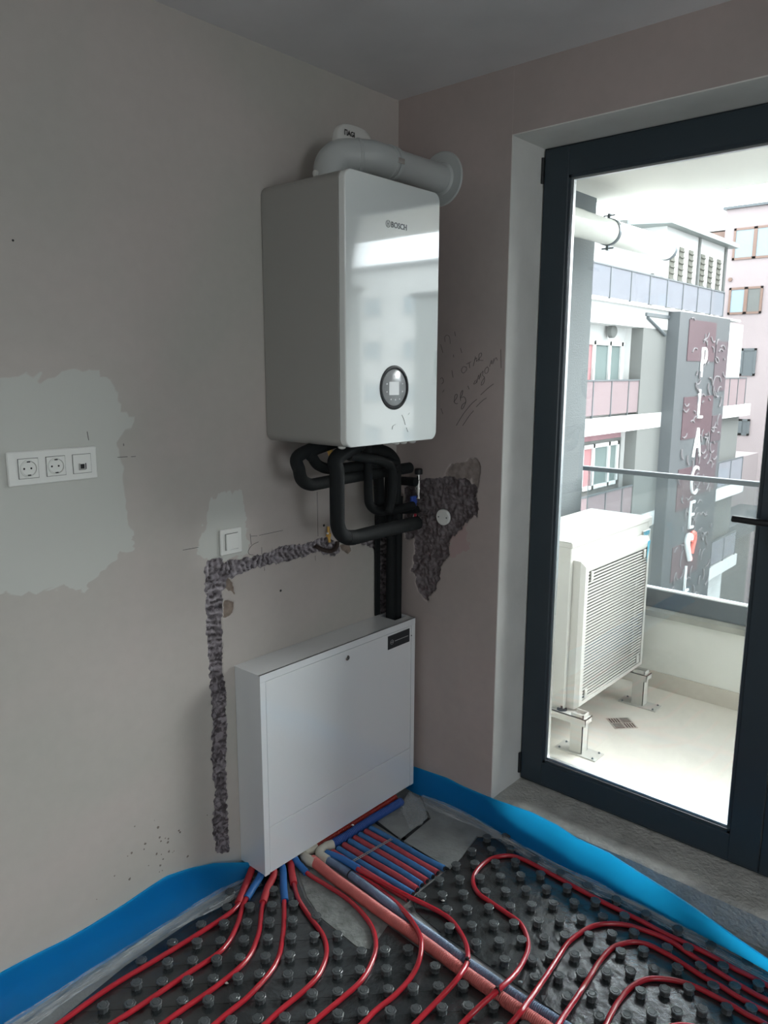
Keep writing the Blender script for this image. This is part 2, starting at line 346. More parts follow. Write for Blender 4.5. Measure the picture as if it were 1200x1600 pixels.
# numpy value noise and polygon distance
_g = np.random.RandomState(3).rand(64, 64)
def vnoise(x, y):
    xi = np.floor(x).astype(int); yi = np.floor(y).astype(int); fx = x-xi; fy = y-yi; fx = fx*fx*(3-2*fx); fy = fy*fy*(3-2*fy)
    a = _g[xi % 64, yi % 64]; b = _g[(xi+1) % 64, yi % 64]; c = _g[xi % 64, (yi+1) % 64]; d = _g[(xi+1) % 64, (yi+1) % 64]
    return (a*(1-fx)+b*fx)*(1-fy)+(c*(1-fx)+d*fx)*fy
def fbm(x, y, o=4):
    s = 0; t = 0
    for k in range(o): s = s+vnoise(x*2**k+17*k, y*2**k+31*k)/2**k; t += 1/2**k
    return s/t
def sdf(X, Y, poly):
    """signed distance, positive inside"""
    d = np.full(X.shape, 1e9); ins = np.zeros(X.shape, bool); n = len(poly)
    for i in range(n):
        ax, ay = poly[i]; bx, by = poly[(i+1) % n]; ex, ey = bx-ax, by-ay
        t = np.clip(((X-ax)*ex+(Y-ay)*ey)/(ex*ex+ey*ey+1e-12), 0, 1); d = np.minimum(d, (X-ax-ex*t)**2+(Y-ay-ey*t)**2)
        if by != ay:
            cond = ((ay > Y) != (by > Y)) & (X < (bx-ax)*(Y-ay)/(by-ay)+ax); ins ^= cond
    d = np.sqrt(d); return np.where(ins, d, -d)

def wall_grid(name, us, vs_, to3d, cuts, chips, patches, m, stripes=None):
    """cuts/chips: list of (polygon, depth, roughness); patches: polygons. to3d(u, v, depth)"""
    U, V = np.meshgrid(np.array(us), np.array(vs_), indexing='ij')
    jx = (fbm(U*70, V*70)-0.5)*0.020; jy = (fbm(U*70+9, V*70+5)-0.5)*0.020
    depth = np.zeros(U.shape); cut = np.zeros(U.shape); chip = np.zeros(U.shape); pat = np.zeros(U.shape)
    for poly, dp, ro in chips:
        s = sdf(U+jx*0.6, V+jy*0.6, poly); k = np.clip(s/0.004+0.5, 0, 1); chip = np.maximum(chip, k); depth = np.maximum(depth, k*(dp+ro*(fbm(U*90, V*90)-0.5)))
    for poly, dp, ro in cuts:
        s = sdf(U+jx, V+jy, poly); k = np.clip(s/0.006+0.4, 0, 1); cut = np.maximum(cut, k)
        ridg = np.clip(np.abs(fbm(U*48+3, V*34)-0.5)*3.2, 0, 1)
        depth = np.where(k > 0, np.maximum(depth, k*(dp*(0.55+0.45*np.clip(s/0.02, 0, 1))+ro*(fbm(U*110, V*110, 3)-0.5)-ro*0.6*(1-ridg))), depth)
    rid = np.zeros(U.shape)
    if stripes is not None:
        ph = 11*fbm(U*22, V*22); rr = np.where(V+0.0*U > stripes, np.sin(U*270+V*60+ph), np.sin(V*270+U*50+ph)); rid = np.clip(0.5+0.5*rr, 0, 1)**2.2*cut*(0.25+0.75*np.clip((V-0.75)/0.35, 0, 1))*np.clip(fbm(U*60, V*60)*2.2-0.45, 0, 1); depth = depth-0.007*rid*(cut > 0.5)
    for poly in patches:
        s = sdf(U+jx*2, V+jy*2, poly); pat = np.maximum(pat, np.clip(s/0.02+0.5, 0, 1))
    X, Y, Z = to3d(U, V, np.maximum(depth, 0)); nu, nv = U.shape
    co = np.stack([X, Y, Z], -1).reshape(-1, 3)
    idx = np.arange(nu*nv).reshape(nu, nv)
    q = np.stack([idx[:-1, :-1], idx[1:, :-1], idx[1:, 1:], idx[:-1, 1:]], -1).reshape(-1, 4)
    me = bpy.data.meshes.new(name); me.vertices.add(len(co)); me.vertices.foreach_set('co', co.ravel())
    me.loops.add(q.size); me.loops.foreach_set('vertex_index', q.ravel()); me.polygons.add(len(q)); me.polygons.foreach_set('loop_start', np.arange(len(q))*4)
    me.polygons.foreach_set('loop_total', np.full(len(q), 4)) if False else None
    me.update(calc_edges=True); me.validate()
    for nm, a in (('ridge', rid), ('cut', cut), ('chip', chip), ('patch', pat)):
        at = me.attributes.new(nm, 'FLOAT', 'POINT'); at.data.foreach_set('value', a.ravel().astype(np.float32))
    me.materials.append(m); me.polygons.foreach_set('use_smooth', [True]*len(me.polygons))
    return link(bpy.data.objects.new(name, me))
def lines(*segs):
    out = []
    for a, b, st in segs:
        n = max(1, int(round((b-a)/st))); out += [a+(b-a)*i/n for i in range(n)]
    out.append(segs[-1][1]); return out

H = 2.865      # ceiling
Y0 = -0.522    # left side of the door opening
ZS, ZT = 0.112, 2.645   # sill and head of the opening
XF = 0.211     # room side of the door frame

# ================================================================ the room shell
xz = lambda L: [(p[0], p[2]) for p in L]
yz = lambda L: [(p[1], p[2]) for p in L]
chase = xz([(-0.9746,0,1.205),(-0.9575,0,1.214),(-0.9183,0,1.209),(-0.8962,0,1.186),(-0.8431,0,1.188),(-0.8008,0,1.185),(-0.7386,0,1.186),(-0.6739,0,1.193),(-0.6206,0,1.202),(-0.5659,0,1.19),(-0.5023,0,1.192),(-0.4661,0,1.2),(-0.3917,0,1.19),(-0.346,0,1.161),(-0.3453,0,1.126),(-0.3544,0,1.117),(-0.3927,0,1.118),(-0.467,0,1.148),(-0.5179,0,1.141),(-0.6084,0,1.139),(-0.7017,0,1.139),(-0.7652,0,1.141),(-0.8149,0,1.14),(-0.8575,0,1.124),(-0.8871,0,1.128),(-0.8939,0,1.102),(-0.9149,0,1.086),(-0.9163,0,1.029),(-0.9183,0,0.9781),(-0.9189,0,0.8943),(-0.9262,0,0.7943),(-0.9136,0,0.7385),(-0.9149,0,0.5901),(-0.9216,0,0.4772),(-0.9234,0,0.3877),(-0.924,0,0.2511),(-0.9251,0,0.1023),(-0.9757,0,0.1192),(-0.9906,0,0.2369),(-0.9746,0,0.3651),(-0.9834,0,0.5021),(-0.9728,0,0.6289),(-0.9764,0,0.7589),(-0.9757,0,0.8767),(-0.9836,0,0.97),(-0.978,0,1.091),(-0.9805,0,1.172)])
corner_chase = xz([(-0.2343,0,1.157),(-0.1767,0,1.161),(0.0061,0,1.149),(0.1373,0,1.128),(0.1446,0,0.7224),(-0.1,0,0.8007),(-0.1086,0,0.8938),(-0.121,0,0.9668),(-0.113,0,1.007),(-0.1253,0,1.065),(-0.1413,0,1.109),(-0.1961,0,1.129)])
chip1 = xz([(-0.8879,0,1.128),(-0.8695,0,1.111),(-0.8542,0,1.061),(-0.8999,0,1.098)]); chip2 = xz([(-0.9072,0,1.054),(-0.8856,0,1.052),(-0.8671,0,1.036),(-0.8683,0,1.006),(-0.8909,0,0.9905),(-0.9126,0,0.9912)]); chip3 = xz([(-0.3414,0,1.152),(-0.2867,0,1.153),(-0.2758,0,1.119),(-0.2907,0,1.106),(-0.3344,0,1.135)])
patch_sock = xz([(-1.723,0,1.812),(-1.586,0,1.807),(-1.511,0,1.823),(-1.483,0,1.823),(-1.478,0,1.787),(-1.462,0,1.789),(-1.452,0,1.818),(-1.405,0,1.833),(-1.321,0,1.823),(-1.273,0,1.801),(-1.256,0,1.755),(-1.246,0,1.717),(-1.202,0,1.687),(-1.21,0,1.663),(-1.239,0,1.657),(-1.265,0,1.618),(-1.257,0,1.551),(-1.252,0,1.469),(-1.259,0,1.415),(-1.237,0,1.357),(-1.233,0,1.286),(-1.278,0,1.287),(-1.324,0,1.254),(-1.398,0,1.202),(-1.42,0,1.195),(-1.445,0,1.222),(-1.515,0,1.22),(-1.601,0,1.226),(-1.773,0,1.283)])
patch_switch = xz([(-0.968,0,1.331),(-0.9601,0,1.39),(-0.9203,0,1.419),(-0.9143,0,1.438),(-0.8542,0,1.423),(-0.8159,0,1.427),(-0.8095,0,1.379),(-0.7961,0,1.289),(-0.7968,0,1.193),(-0.9012,0,1.194),(-0.9736,0,1.212),(-1.003,0,1.224),(-0.9962,0,1.268)])
wl = wall_grid('wall_left', lines((-6.9, -1.9, 0.5), (-1.9, -1.02, 0.02), (-1.02, 0.0, 0.0042)), lines((-0.05, 0.1, 0.02), (0.1, 1.34, 0.0042), (1.34, H, 0.02)),
   lambda u, v, d: (u, d, v), [(chase, 0.020, 0.018), (corner_chase, 0.022, 0.012)], [(chip1, 0.006, 0.004), (chip2, 0.005, 0.004), (chip3, 0.006, 0.003)], [patch_sock, patch_switch], M['wall'], stripes=1.135)
tag(wl, 'grey-beige plaster wall on the left with a chiselled channel', 'wall', kind='structure')
solid = B((-7.0, 0.03, -0.05), (0.30, 0.25, H)); single('wall_core', solid, M['reveal'], kind='structure', smooth=False, parent=wl)

damage = yz([(0,-0.046,1.349),(0,-0.1014,1.368),(0,-0.1384,1.396),(0,-0.2114,1.401),(0,-0.2556,1.413),(0,-0.366,1.418),(0,-0.4155,1.385),(0,-0.4124,1.339),(0,-0.4261,1.306),(0,-0.4193,1.284),(0,-0.371,1.247),(0,-0.3255,1.197),(0,-0.299,1.176),(0,-0.2839,1.137),(0,-0.282,1.097),(0,-0.242,1.04),(0,-0.2376,0.9837),(0,-0.221,0.9621),(0,-0.2159,0.933),(0,-0.1823,0.8981),(0,-0.1745,0.8741),(0,-0.1359,0.9084),(0,-0.111,0.9401),(0,-0.1051,0.9826),(0,-0.087,0.9934),(0,-0.0983,1.043),(0,-0.1029,1.137),(0,-0.0485,1.129)])
dchip = yz([(0,-0.2593,1.431),(0,-0.287,1.469),(0,-0.355,1.483),(0,-0.3789,1.5),(0,-0.4089,1.499),(0,-0.4277,1.471),(0,-0.4257,1.441),(0,-0.4155,1.385),(0,-0.3945,1.38),(0,-0.3872,1.423),(0,-0.2599,1.405)])
dpatch = yz([(0,-0.371,1.247),(0,-0.3671,1.221),(0,-0.3877,1.141),(0,-0.3589,1.127),(0,-0.328,1.105),(0,-0.2851,1.087),(0,-0.299,1.176)])
wr = wall_grid('wall_right', lines((Y0, 0.0, 0.0042)), lines((-0.05, 0.8, 0.05), (0.8, 1.56, 0.0042), (1.56, H, 0.05)),
   lambda u, v, d: (d, u, v), [(damage, 0.016, 0.010)], [(dchip, 0.005, 0.004)], [dpatch], M['wall_pink'])
tag(wr, 'pinkish plaster wall between the corner and the balcony door', 'wall', kind='structure')
mb = MB(); mb.box((0.0005, -5.2, ZT), (0.30, Y0, H)).box((0.0005, -2.9, -0.05), (0.30, -2.45, ZT)).box((0.0005, -5.2, -0.05), (0.30, -4.6, ZT))
single('wall_upper', mb, M['wall_pink'], kind='structure', smooth=False, parent=wr)
mb = MB(); mb.box((0.03, Y0, -0.05), (0.30, 0.0, H)); mb.box((-0.0, Y0-0.004, ZS-.02), (0.30, Y0, ZT)); single('wall_core', mb, M['reveal'], kind='structure', smooth=False, parent=wr)
mb = MB(); mb.box((0.0, -2.45, ZT-0.004), (0.30, Y0, ZT)); single('reveal_head', mb, M['reveal'], kind='structure', smooth=False, parent=wr)
mb = MB(); mb.box((-6.9, -5.4, -0.05), (-3.1, -5.2, H)).box((-2.0, -5.4, -0.05), (0.3, -5.2, H)).box((-3.1, -5.4, -0.05), (-2.0, -5.2, 1.05)).box((-3.1, -5.4, 2.05), (-2.0, -5.2, H))  # the gap left here is an unseen opening added to let daylight in
struct('wall_back', mb, M['wall'], 'plaster wall behind the viewpoint', cat='wall')
struct('wall_far_side', B((-7.1, -5.4, -0.05), (-6.9, 0.25, H)), M['wall'], 'plaster wall opposite the balcony door', cat='wall')
struct('ceiling', B((-7.1, -5.4, H), (0.3, 0.25, H+0.2)), M['ceiling'], 'unpainted grey plaster ceiling', cat='ceiling')
fl = struct('floor', B((-7.1, -5.4, -0.2), (0.3, 0.25, 0.0)), M['screed'], 'bare grey concrete floor under the heating mats', cat='floor')
# rough concrete threshold in the door opening
def rough_slab(x0, x1, y0, y1, z0, z1, step=0.02, amp=0.006):
    mb = MB(); nx = max(2, int((x1-x0)/step)); ny = max(2, int((y1-y0)/step)); vs = []
    for j in range(ny+1):
        for i in range(nx+1):
            x = x0+(x1-x0)*i/nx; y = y0+(y1-y0)*j/ny; edge = 1 if i == 0 else 0
            nz = float(fbm(np.array(x*30), np.array(y*30)))-0.5; n2 = float(fbm(np.array(y*18+7), np.array(3.3)))-0.5
            vs.append((x+edge*(0.012*n2+0.004), y, z1+nz*amp-edge*0.004))
    fs = [(j*(nx+1)+i, j*(nx+1)+i+1, (j+1)*(nx+1)+i+1, (j+1)*(nx+1)+i) for j in range(ny) for i in range(nx)]
    mb.add(vs, fs); k = len(mb.v)
    for j in range(ny+1): mb.v.append((x0+0.004, y0+(y1-y0)*j/ny, z0))
    for j in range(ny): mb.f.append((j*(nx+1), (j+1)*(nx+1), k+j+1, k+j)); mb.mi.append(0)
    return mb
struct('trim_1', rough_slab(0.0, 0.34, -2.45, Y0, -0.01, ZS-0.003), M['sill'], 'rough bare concrete threshold below the balcony door', smooth=True, cat='threshold')
struct('trim_2', rough_slab(0.0, 0.34, -4.6, -2.9, -0.01, ZS-0.003, 0.05), M['sill'], 'rough bare concrete threshold of the further opening', smooth=True, cat='threshold')
# grey boards lying on the floor near the corner, with open joints between them
def floor_piece(name, pts, m, z1, label=None, z0=0.0005):
    mb = MB().prism([(p[0], p[1], z0) for p in pts], (0, 0, z1-z0)); o = single(name, mb, m, smooth=False, parent=fl); return tag(o, label)
floor_piece('floor_board', [(-0.3104,-0.1768,0.008),(-0.3383,-0.3249,0.008),(-0.1553,-0.3161,0.008),(-0.0244,-0.1552,0.008),(-0.1203,-0.1547,0.008)], M['screed'], 0.008)
floor_piece('floor_board', [(-0.341,-0.3438,0.008),(-0.3554,-0.5803,0.008),(-0.2663,-0.5718,0.008),(-0.121,-0.5394,0.008),(-0.0586,-0.6344,0.008),(-0.0811,-0.8194,0.008),(-0.0187,-0.4687,0.008),(-0.016,-0.1955,0.008),(-0.0329,-0.1766,0.008),(-0.15,-0.3288,0.008)], M['screed'], 0.008)
floor_piece('floor_board', [(-0.7411,-0.1682,0.004),(-0.8139,-0.2955,0.004),(-0.8516,-0.4063,0.004),(-0.8656,-0.5875,0.004),(-0.8462,-0.6258,0.004),(-0.7306,-0.5782,0.004),(-0.6982,-0.4348,0.004),(-0.696,-0.3046,0.004),(-0.693,-0.1999,0.004)], M['board_light'], 0.004, 'lighter scratched grey board between the two stud mats')

for pl in ([(-0.3203,-0.168,0.006),(-0.3032,-0.1667,0.006),(-0.3379,-0.5733,0.006),(-0.3638,-0.5777,0.006)], [(-0.3408,-0.327,0.006),(-0.3428,-0.3436,0.006),(-0.1511,-0.3297,0.006),(-0.1492,-0.3113,0.006)]):
    floor_piece('open_joint', pl, M['gasket'], 0.0065)
# ================================================================ balcony door
def glazed_door(name, y1, y0, label, handle, n, extra=False):
    """frame between y1 (left, larger) and y0, XF..XF+0.075"""
    t = Thing(name, (XF, (y0+y1)/2, ZS), label, 'balcony door', kind='structure')
    X0, X1 = XF, XF+0.075
    yl, yr = y1, y0
    f = MB(); w = 0.022
    f.box((X0+.012, yl, ZS), (X1, yl-w, ZT)).box((X0+.012, yl, ZT), (X1, yr, ZT-w)).box((X0+.012, yl, ZS), (X1, yr, ZS+w)).box((X0+.012, yr, ZS), (X1, yr+w, ZT))
    t.part('outer_frame', f, M['anthracite'], smooth=False)
    ws = (yl-yr-2*w*0.4)/n
    for k in range(n):
        a = yl-0.009-k*ws; b = a-ws+0.003; z0, z1 = ZS+0.010, ZT-0.010; sw = 0.101; bx = X0+0.03
        s = MB()
        for (p, q, z, zz) in ((a, a-sw, z0, z1), (b+sw, b, z0, z1)): s.box((X0, p, z), (X1-.01, q, zz), 0.003)
        s.box((X0+.0005, a-sw+.002, z0), (X1-.01, b+sw-.002, z0+sw), 0.003); s.box((X0+.0005, a-sw+.002, z1-sw), (X1-.01, b+sw-.002, z1), 0.003)
        sash = t.part('sash', s, M['anthracite'], smooth=False)
        ia, ib, iz0, iz1 = a-sw, b+sw, z0+sw, z1-sw
        g = MB(); bw = 0.010
        g.box((X0+.004, ia, iz0), (X0+.014, ia-bw, iz1)).box((X0+.004, ib+bw, iz0), (X0+.014, ib, iz1)).box((X0+.004, ia, iz0), (X0+.014, ib, iz0+bw)).box((X0+.004, ia, iz1-bw), (X0+.014, ib, iz1))
        t.part('glazing_bead', g, M['anthracite'], parent=sash, smooth=False)
        g = MB(); c = bw+0.0; d = 0.005
        g.box((X0+.016, ia-c, iz0+c), (X0+.034, ia-c-d, iz1-c)).box((X0+.016, ib+c+d, iz0+c), (X0+.034, ib+c, iz1-c)).box((X0+.016, ia-c, iz0+c), (X0+.034, ib+c, iz0+c+.013)).box((X0+.016, ia-c, iz1-c-d), (X0+.034, ib+c, iz1-c))
        t.part('spacer', g, M['alu'], parent=sash, smooth=False, label='bright aluminium spacer around the pane')
        t.part('pane', B((X0+.018, ia-bw, iz0+bw), (X0+.021, ib+bw, iz1-bw)), M['glass'], parent=sash, smooth=False)
        t.part('pane', B((X0+.029, ia-bw, iz0+bw), (X0+.032, ib+bw, iz1-bw)), M['glass'], parent=sash, smooth=False)
        if k == 0 and handle:
            for zz in (2.562, 0.19):
                hb = MB().tube([(X0-.008, a+.002, zz-.045), (X0-.008, a+.002, zz+.045)], 0.0065, 10); t.part('hinge', hb, M['gasket'], label='grey hinge cover')
            hm = MB(); yb = b+0.052
            hm.box((X0-.012, yb+.014, 1.27), (X0, yb-.014, 1.42), 0.004); hm.tube([(X0-.012, yb, 1.36), (X0-.045, yb, 1.36)], 0.009, 12)
            lv = smooth_path([(X0-.045, yb-.006, 1.358), (X0-.052, yb+.02, 1.359), (X0-.054, yb+.06, 1.360), (X0-.05, yb+.118, 1.361)], 4)
            hm.tube(lv, 0.0110, 10); t.part('handle', hm, M['black'], label='black lever handle over the pane')
    return t
glazed_door('door_1', Y0, -2.45, 'anthracite-framed glazed balcony door with a black lever handle', True, 2)
glazed_door('door_2', -2.9, -4.6, 'second anthracite-framed glazed opening further along the wall', False, 2)

# ================================================================ blue edge strips and film
def band(stations, th, out):
    """stations: list of profiles (top to bottom, front side); out(i) -> unit vector to the room"""
    mb = MB(); n = len(stations[0]); vs = []; fs = []
    for i, pr in enumerate(stations):
        pr = [Vector(p) for p in pr]; o = Vector(out(i)); vs += pr; vs += [p-o*th for p in reversed(pr)]
    k = 2*n
    for i in range(len(stations)-1):
        for j in range(k): fs.append((i*k+j, i*k+(j+1) % k, (i+1)*k+(j+1) % k, (i+1)*k+j))
    fs.append(tuple(range(k))); fs.append(tuple(range((len(stations)-1)*k, len(stations)*k)))
    return mb.add(vs, fs)
def interp(tab, x):
    xs = [t[0] for t in tab]; return [float(np.interp(x, xs, [t[k] for t in tab])) for k in range(1, len(tab[0]))]
tabL = [(-3.2, -.008, .132, -.055), (-2.0, -.008, .132, -.062), (-1.73, -.008, .134, -.062), (-1.54, -.008, .126, -.052), (-1.33, -.008, .133, -.046), (-1.185, -.008, .146, -.046), (-1.09, -.010, .130, -.048), (-1.0, -.016, .105, -.052), (-.93, -.03, .075, -.062), (-.86, -.05, .046, -.075), (-.80, -.06, .036, -.08)]
st = []
for i in range(121):
    x = -3.2+2.4*i/120; yt, zt, yb = interp(tabL, x); w = 0.004*math.sin(x*9)+0.002*math.sin(x*31)
    zt += 0.003*math.sin(x*14)
    pr = []
    for k in range(9):
        f = k/8; pr.append((x, yt+(yb-yt)*f**2.2+w*math.sin(math.pi*f), 0.008+(zt-0.008)*(1-f)**1.15))
    st.append(pr)
single('edge_strip', band(st, 0.006, lambda i: (0, -1, 0.0)), M['blue_foam'], 'blue foam edge strip along the foot of the left wall', 'edge strip', 'blue foam edge strips')
topR = sorted([(p[1], min(-.008, p[0]), .150) for p in [(-0.0366,-0.7311,0.15),(-0.0459,-0.8469,0.15),(-0.0704,-0.9388,0.15),(-0.0734,-1.065,0.15),(-0.1058,-1.196,0.15),(-0.1325,-1.316,0.15),(-0.1662,-1.43,0.15),(-0.2028,-1.537,0.15),(-0.2313,-1.635,0.15),(-0.2609,-1.742,0.15)]])
topR = [(-2.4, topR[0][1], .150)] + [t for t in topR if t[0] < -0.62] + [(-.56, -.02, .125), (-.5, -.008, .114), (-.38, -.008, .112), (-.303, -.008, .118), (-.119, -.008, .102), (-.02, -.008, .10)]
botR = sorted([(p[1], p[0]) for p in [(-0.0459,-0.1546,0.005),(-0.0342,-0.3315,0.005),(-0.0323,-0.4941,0.005),(-0.0603,-0.7002,0.005),(-0.0781,-0.9118,0.005),(-0.0772,-1.051,0.005),(-0.0722,-1.201,0.005),(-0.0816,-1.413,0.005),(-0.093,-1.61,0.005),(-0.0961,-1.718,0.005)]])
botR = [(-2.4, botR[0][1])]+botR+[(-.02, -.03)]
botR = [(a, min(b, -.03)) for a, b in botR]
st = []
for i in range(131):
    y = -2.4+2.38*i/130; xt, zt = interp(topR, y); (xb,) = interp(botR, y); pr = []
    for k in range(9):
        f = k/8; xm = xt+(xb-xt)*(0.55*f+0.45*f**2.2)+0.003*math.sin(y*12)*math.sin(math.pi*f)
        pr.append((xm, y, 0.008+(zt-.008)*(1-f)**1.05))
    st.append(pr)
single('edge_strip', band(st, 0.006, lambda i: (-1, 0, 0.0)), M['blue_foam'], 'blue foam edge strip leaning away from the door threshold', 'edge strip', 'blue foam edge strips')
def film(name, inner, outer, label, n=110, seg=8):
    mb = MB(); vs = []
    for i in range(n+1):
        a = Vector(inner(i/n)); b = Vector(outer(i/n))
        b = a+(b-a)*(0.8+0.35*float(fbm(np.array(i*0.13), np.array(2.2))))
        for k in range(seg+1):
            f = k/seg; p = a.lerp(b, f); p.z += 0.012*float(fbm(np.array(i*0.35), np.array(k*0.9)))+0.004*math.sin(f*9+i*.2); vs.append(p)
    fs = [(i*(seg+1)+k, i*(seg+1)+k+1, (i+1)*(seg+1)+k+1, (i+1)*(seg+1)+k) for i in range(n) for k in range(seg)]
    mb.add(vs, fs); return single(name, mb, M['film'], label, 'film', 'clear film skirts')
def inL(f):
    x = -3.1+2.22*f; yt, zt, yb = interp(tabL, x); return (x, yb+.002, .012)
def outL(f):
    a = inL(f); return (a[0], a[1]-0.045-0.02*f, .008)
film('plastic_film', inL, outL, 'crumpled clear film lying along the left blue strip')
def inR(f):
    y = -2.3+2.1*f; (xb,) = interp(botR, y); return (xb-.002, y, .014)
def outR(f):
    a = inR(f); return (a[0]-.055, a[1]-.01, .008)
film('plastic_film', inR, outR, 'crumpled clear film lying along the blue strip by the door')
pf = Thing('crumpled_film', (-.09, -.2, .008), 'small crumpled clear film scrap at the right foot of the white cabinet', 'film')
c3 = [(-0.1792,-0.1865,0.012),(-0.0681,-0.1474,0.012),(-0.0793,-0.2104,0.012),(-0.1238,-0.2911,0.012),(-0.2166,-0.3379,0.012),(-0.285,-0.3268,0.012)]; mbf = MB(); vs = [Vector((-.10, -.22, .034))]+[Vector(p)+Vector((0, 0, .004+.01*(i % 2))) for i, p in enumerate(c3)]
mbf.add(vs, [(0, i, i % 6+1) for i in range(1, 7)]); pf.part('sheet', mbf, M['film'])

# ================================================================ heating pipes, tubes
PR = 0.0082; PIPES = []
def red_pipe(path, label, sleeve=None, sm=None, ties=(), grp='red heating pipes on the stud mats'):
    P = smooth_path(path, 8); p0 = P[-1]; t = Thing('heating_pipe', (p0.x, p0.y, 0.004), label, 'pipe', grp)
    t.part('tube', MB().tube(P, PR, 12), M['pipe_red']); PIPES.append(P)
    if sleeve is not None:
        S = smooth_path(sleeve, 6); t.part('sleeve', MB().tube(S, 0.0132, 14), sm, label='red foam sleeve' if sm == M['sleeve_red'] else 'blue foam sleeve')
    for a in ties:
        j = min(range(len(P)), key=lambda k: (P[k]-Vector(a)).length); d = (P[j+1]-P[j-1]).normalized()
        mbt = MB().lathe(P[j]-d*.0025, d, [(0, PR+.002), (.005, PR+.002)], 14); mbt.box(P[j]+Vector((-.004, -.004, PR)), P[j]+Vector((.004, .004, PR+.007))); t.part('cable_tie', mbt, M['black'], label='black cable tie')
    return t
def rise(p, dy=0.05, dz=0.055, dx=0.0): return (p[0]+dx, p[1]+dy, p[2]+dz)
ZP = 0.0125
fan = [
 ('red heating pipe nearest the left blue strip', [(-0.8742,-0.0622,0.03),(-0.9431,-0.1081,0.018)], [(-1.003,-0.1489,0.0125),(-1.023,-0.1603,0.0125),(-1.179,-0.1667,0.0125),(-1.335,-0.1614,0.0125),(-1.489,-0.1547,0.0125),(-1.629,-0.1646,0.0125),(-1.744,-0.1759,0.0125)], 'sleeve_red'),
 ('red heating pipe in a short blue sleeve, second from the left blue strip', [(-0.8707,-0.1091,0.03),(-0.9234,-0.1302,0.018)], [(-0.9677,-0.1498,0.0125),(-0.9955,-0.1673,0.0125),(-1.079,-0.2357,0.0125),(-1.173,-0.2827,0.0125),(-1.309,-0.2828,0.0125),(-1.465,-0.2824,0.0125),(-1.542,-0.2792,0.0125),(-1.65,-0.2762,0.0125)], 'sleeve_blue'),
 ('red heating pipe in a red sleeve below the cabinet corner', [(-0.8242,-0.129,0.03),(-0.8884,-0.1692,0.018)], [(-0.9415,-0.2084,0.0125),(-0.965,-0.23,0.0125),(-1.048,-0.314,0.0125),(-1.145,-0.374,0.0125),(-1.264,-0.3891,0.0125),(-1.379,-0.3861,0.0125),(-1.449,-0.3866,0.0125),(-1.561,-0.3877,0.0125)], 'sleeve_red'),
 ('red heating pipe in a blue sleeve, fourth from the left blue strip', [(-0.7871,-0.1323,0.03),(-0.8437,-0.2039,0.018)], [(-0.8868,-0.26,0.0125),(-0.9095,-0.2826,0.0125),(-0.9944,-0.3736,0.0125),(-1.092,-0.453,0.0125),(-1.217,-0.4883,0.0125),(-1.307,-0.4935,0.0125),(-1.354,-0.4965,0.0125),(-1.457,-0.5047,0.0125)], 'sleeve_blue'),
 ('red heating pipe in a red sleeve bending left before the grey board', [(-0.74,-0.1179,0.03),(-0.7769,-0.1733,0.018)], [(-0.8052,-0.2153,0.0125),(-0.8183,-0.2368,0.0125),(-0.8526,-0.2982,0.0125),(-0.8834,-0.3866,0.0125),(-0.9122,-0.4786,0.0125),(-0.9595,-0.5422,0.0125),(-1.03,-0.584,0.0125),(-1.104,-0.5973,0.0125),(-1.19,-0.5981,0.0125),(-1.253,-0.6027,0.0125),(-1.364,-0.6088,0.0125)], 'sleeve_red'),
 ('red heating pipe crossing the lighter grey board in a wide bend', [(-0.7266,-0.1386,0.03),(-0.7278,-0.168,0.018)], [(-0.7334,-0.2053,0.0125),(-0.7329,-0.222,0.0125),(-0.7318,-0.3181,0.0125),(-0.7332,-0.4123,0.0125),(-0.7517,-0.5064,0.0125),(-0.784,-0.5831,0.0125),(-0.8392,-0.6444,0.0125),(-0.9063,-0.6809,0.0125),(-0.9761,-0.7004,0.0125),(-1.054,-0.7018,0.0125),(-1.149,-0.7003,0.0125),(-1.283,-0.6999,0.0125)], 'sleeve_blue')]
for lb, sl, rest, smn in fan:
    far = lb.startswith('red heating pipe nearest') or 'second from' in lb
    top = [rise(sl[0], .05, .035, .075), rise(sl[0], .035, .006, .045)] if far else [rise(sl[0])]
    red_pipe(top+sl+rest[1:], lb, top+sl+[rest[0]], M[smn])
red_pipe([(-0.6134,-0.2212,0.012),(-0.6207,-0.334,0.0125),(-0.6181,-0.4195,0.0125),(-0.6241,-0.4896,0.0125),(-0.6581,-0.5985,0.028),(-0.7036,-0.6947,0.041),(-0.7495,-0.7583,0.048),(-0.8069,-0.797,0.038),(-0.8594,-0.8071,0.018),(-0.9354,-0.8108,0.0125),(-1.014,-0.8051,0.0125),(-1.065,-0.8071,0.0125),(-1.184,-0.8105,0.0125)], 'red heating pipe crossing over both ribbed pipes nearest the grey board', [(-0.6128,-0.2103,0.012),(-0.6161,-0.258,0.012)], M['sleeve_red'])
red_pipe([(-0.6119,-0.1921,0.022),(-0.6047,-0.2805,0.03),(-0.6134,-0.3514,0.034),(-0.608,-0.4844,0.034),(-0.5932,-0.5904,0.026),(-0.5754,-0.6587,0.016),(-0.5727,-0.739,0.0125),(-0.6099,-0.8135,0.02),(-0.6667,-0.8789,0.036),(-0.7275,-0.9194,0.044),(-0.7993,-0.9353,0.048),(-0.8633,-0.927,0.028),(-0.9601,-0.9186,0.0125),(-1.085,-0.9213,0.0125)], 'bright red heating pipe leaving a blue sleeve beside the row of tubes', [(-0.6124,-0.1857,0.022),(-0.6057,-0.2681,0.03),(-0.6107,-0.3489,0.034)], M['sleeve_blue'], ties=[(-0.7212,-0.9149,0.044)])
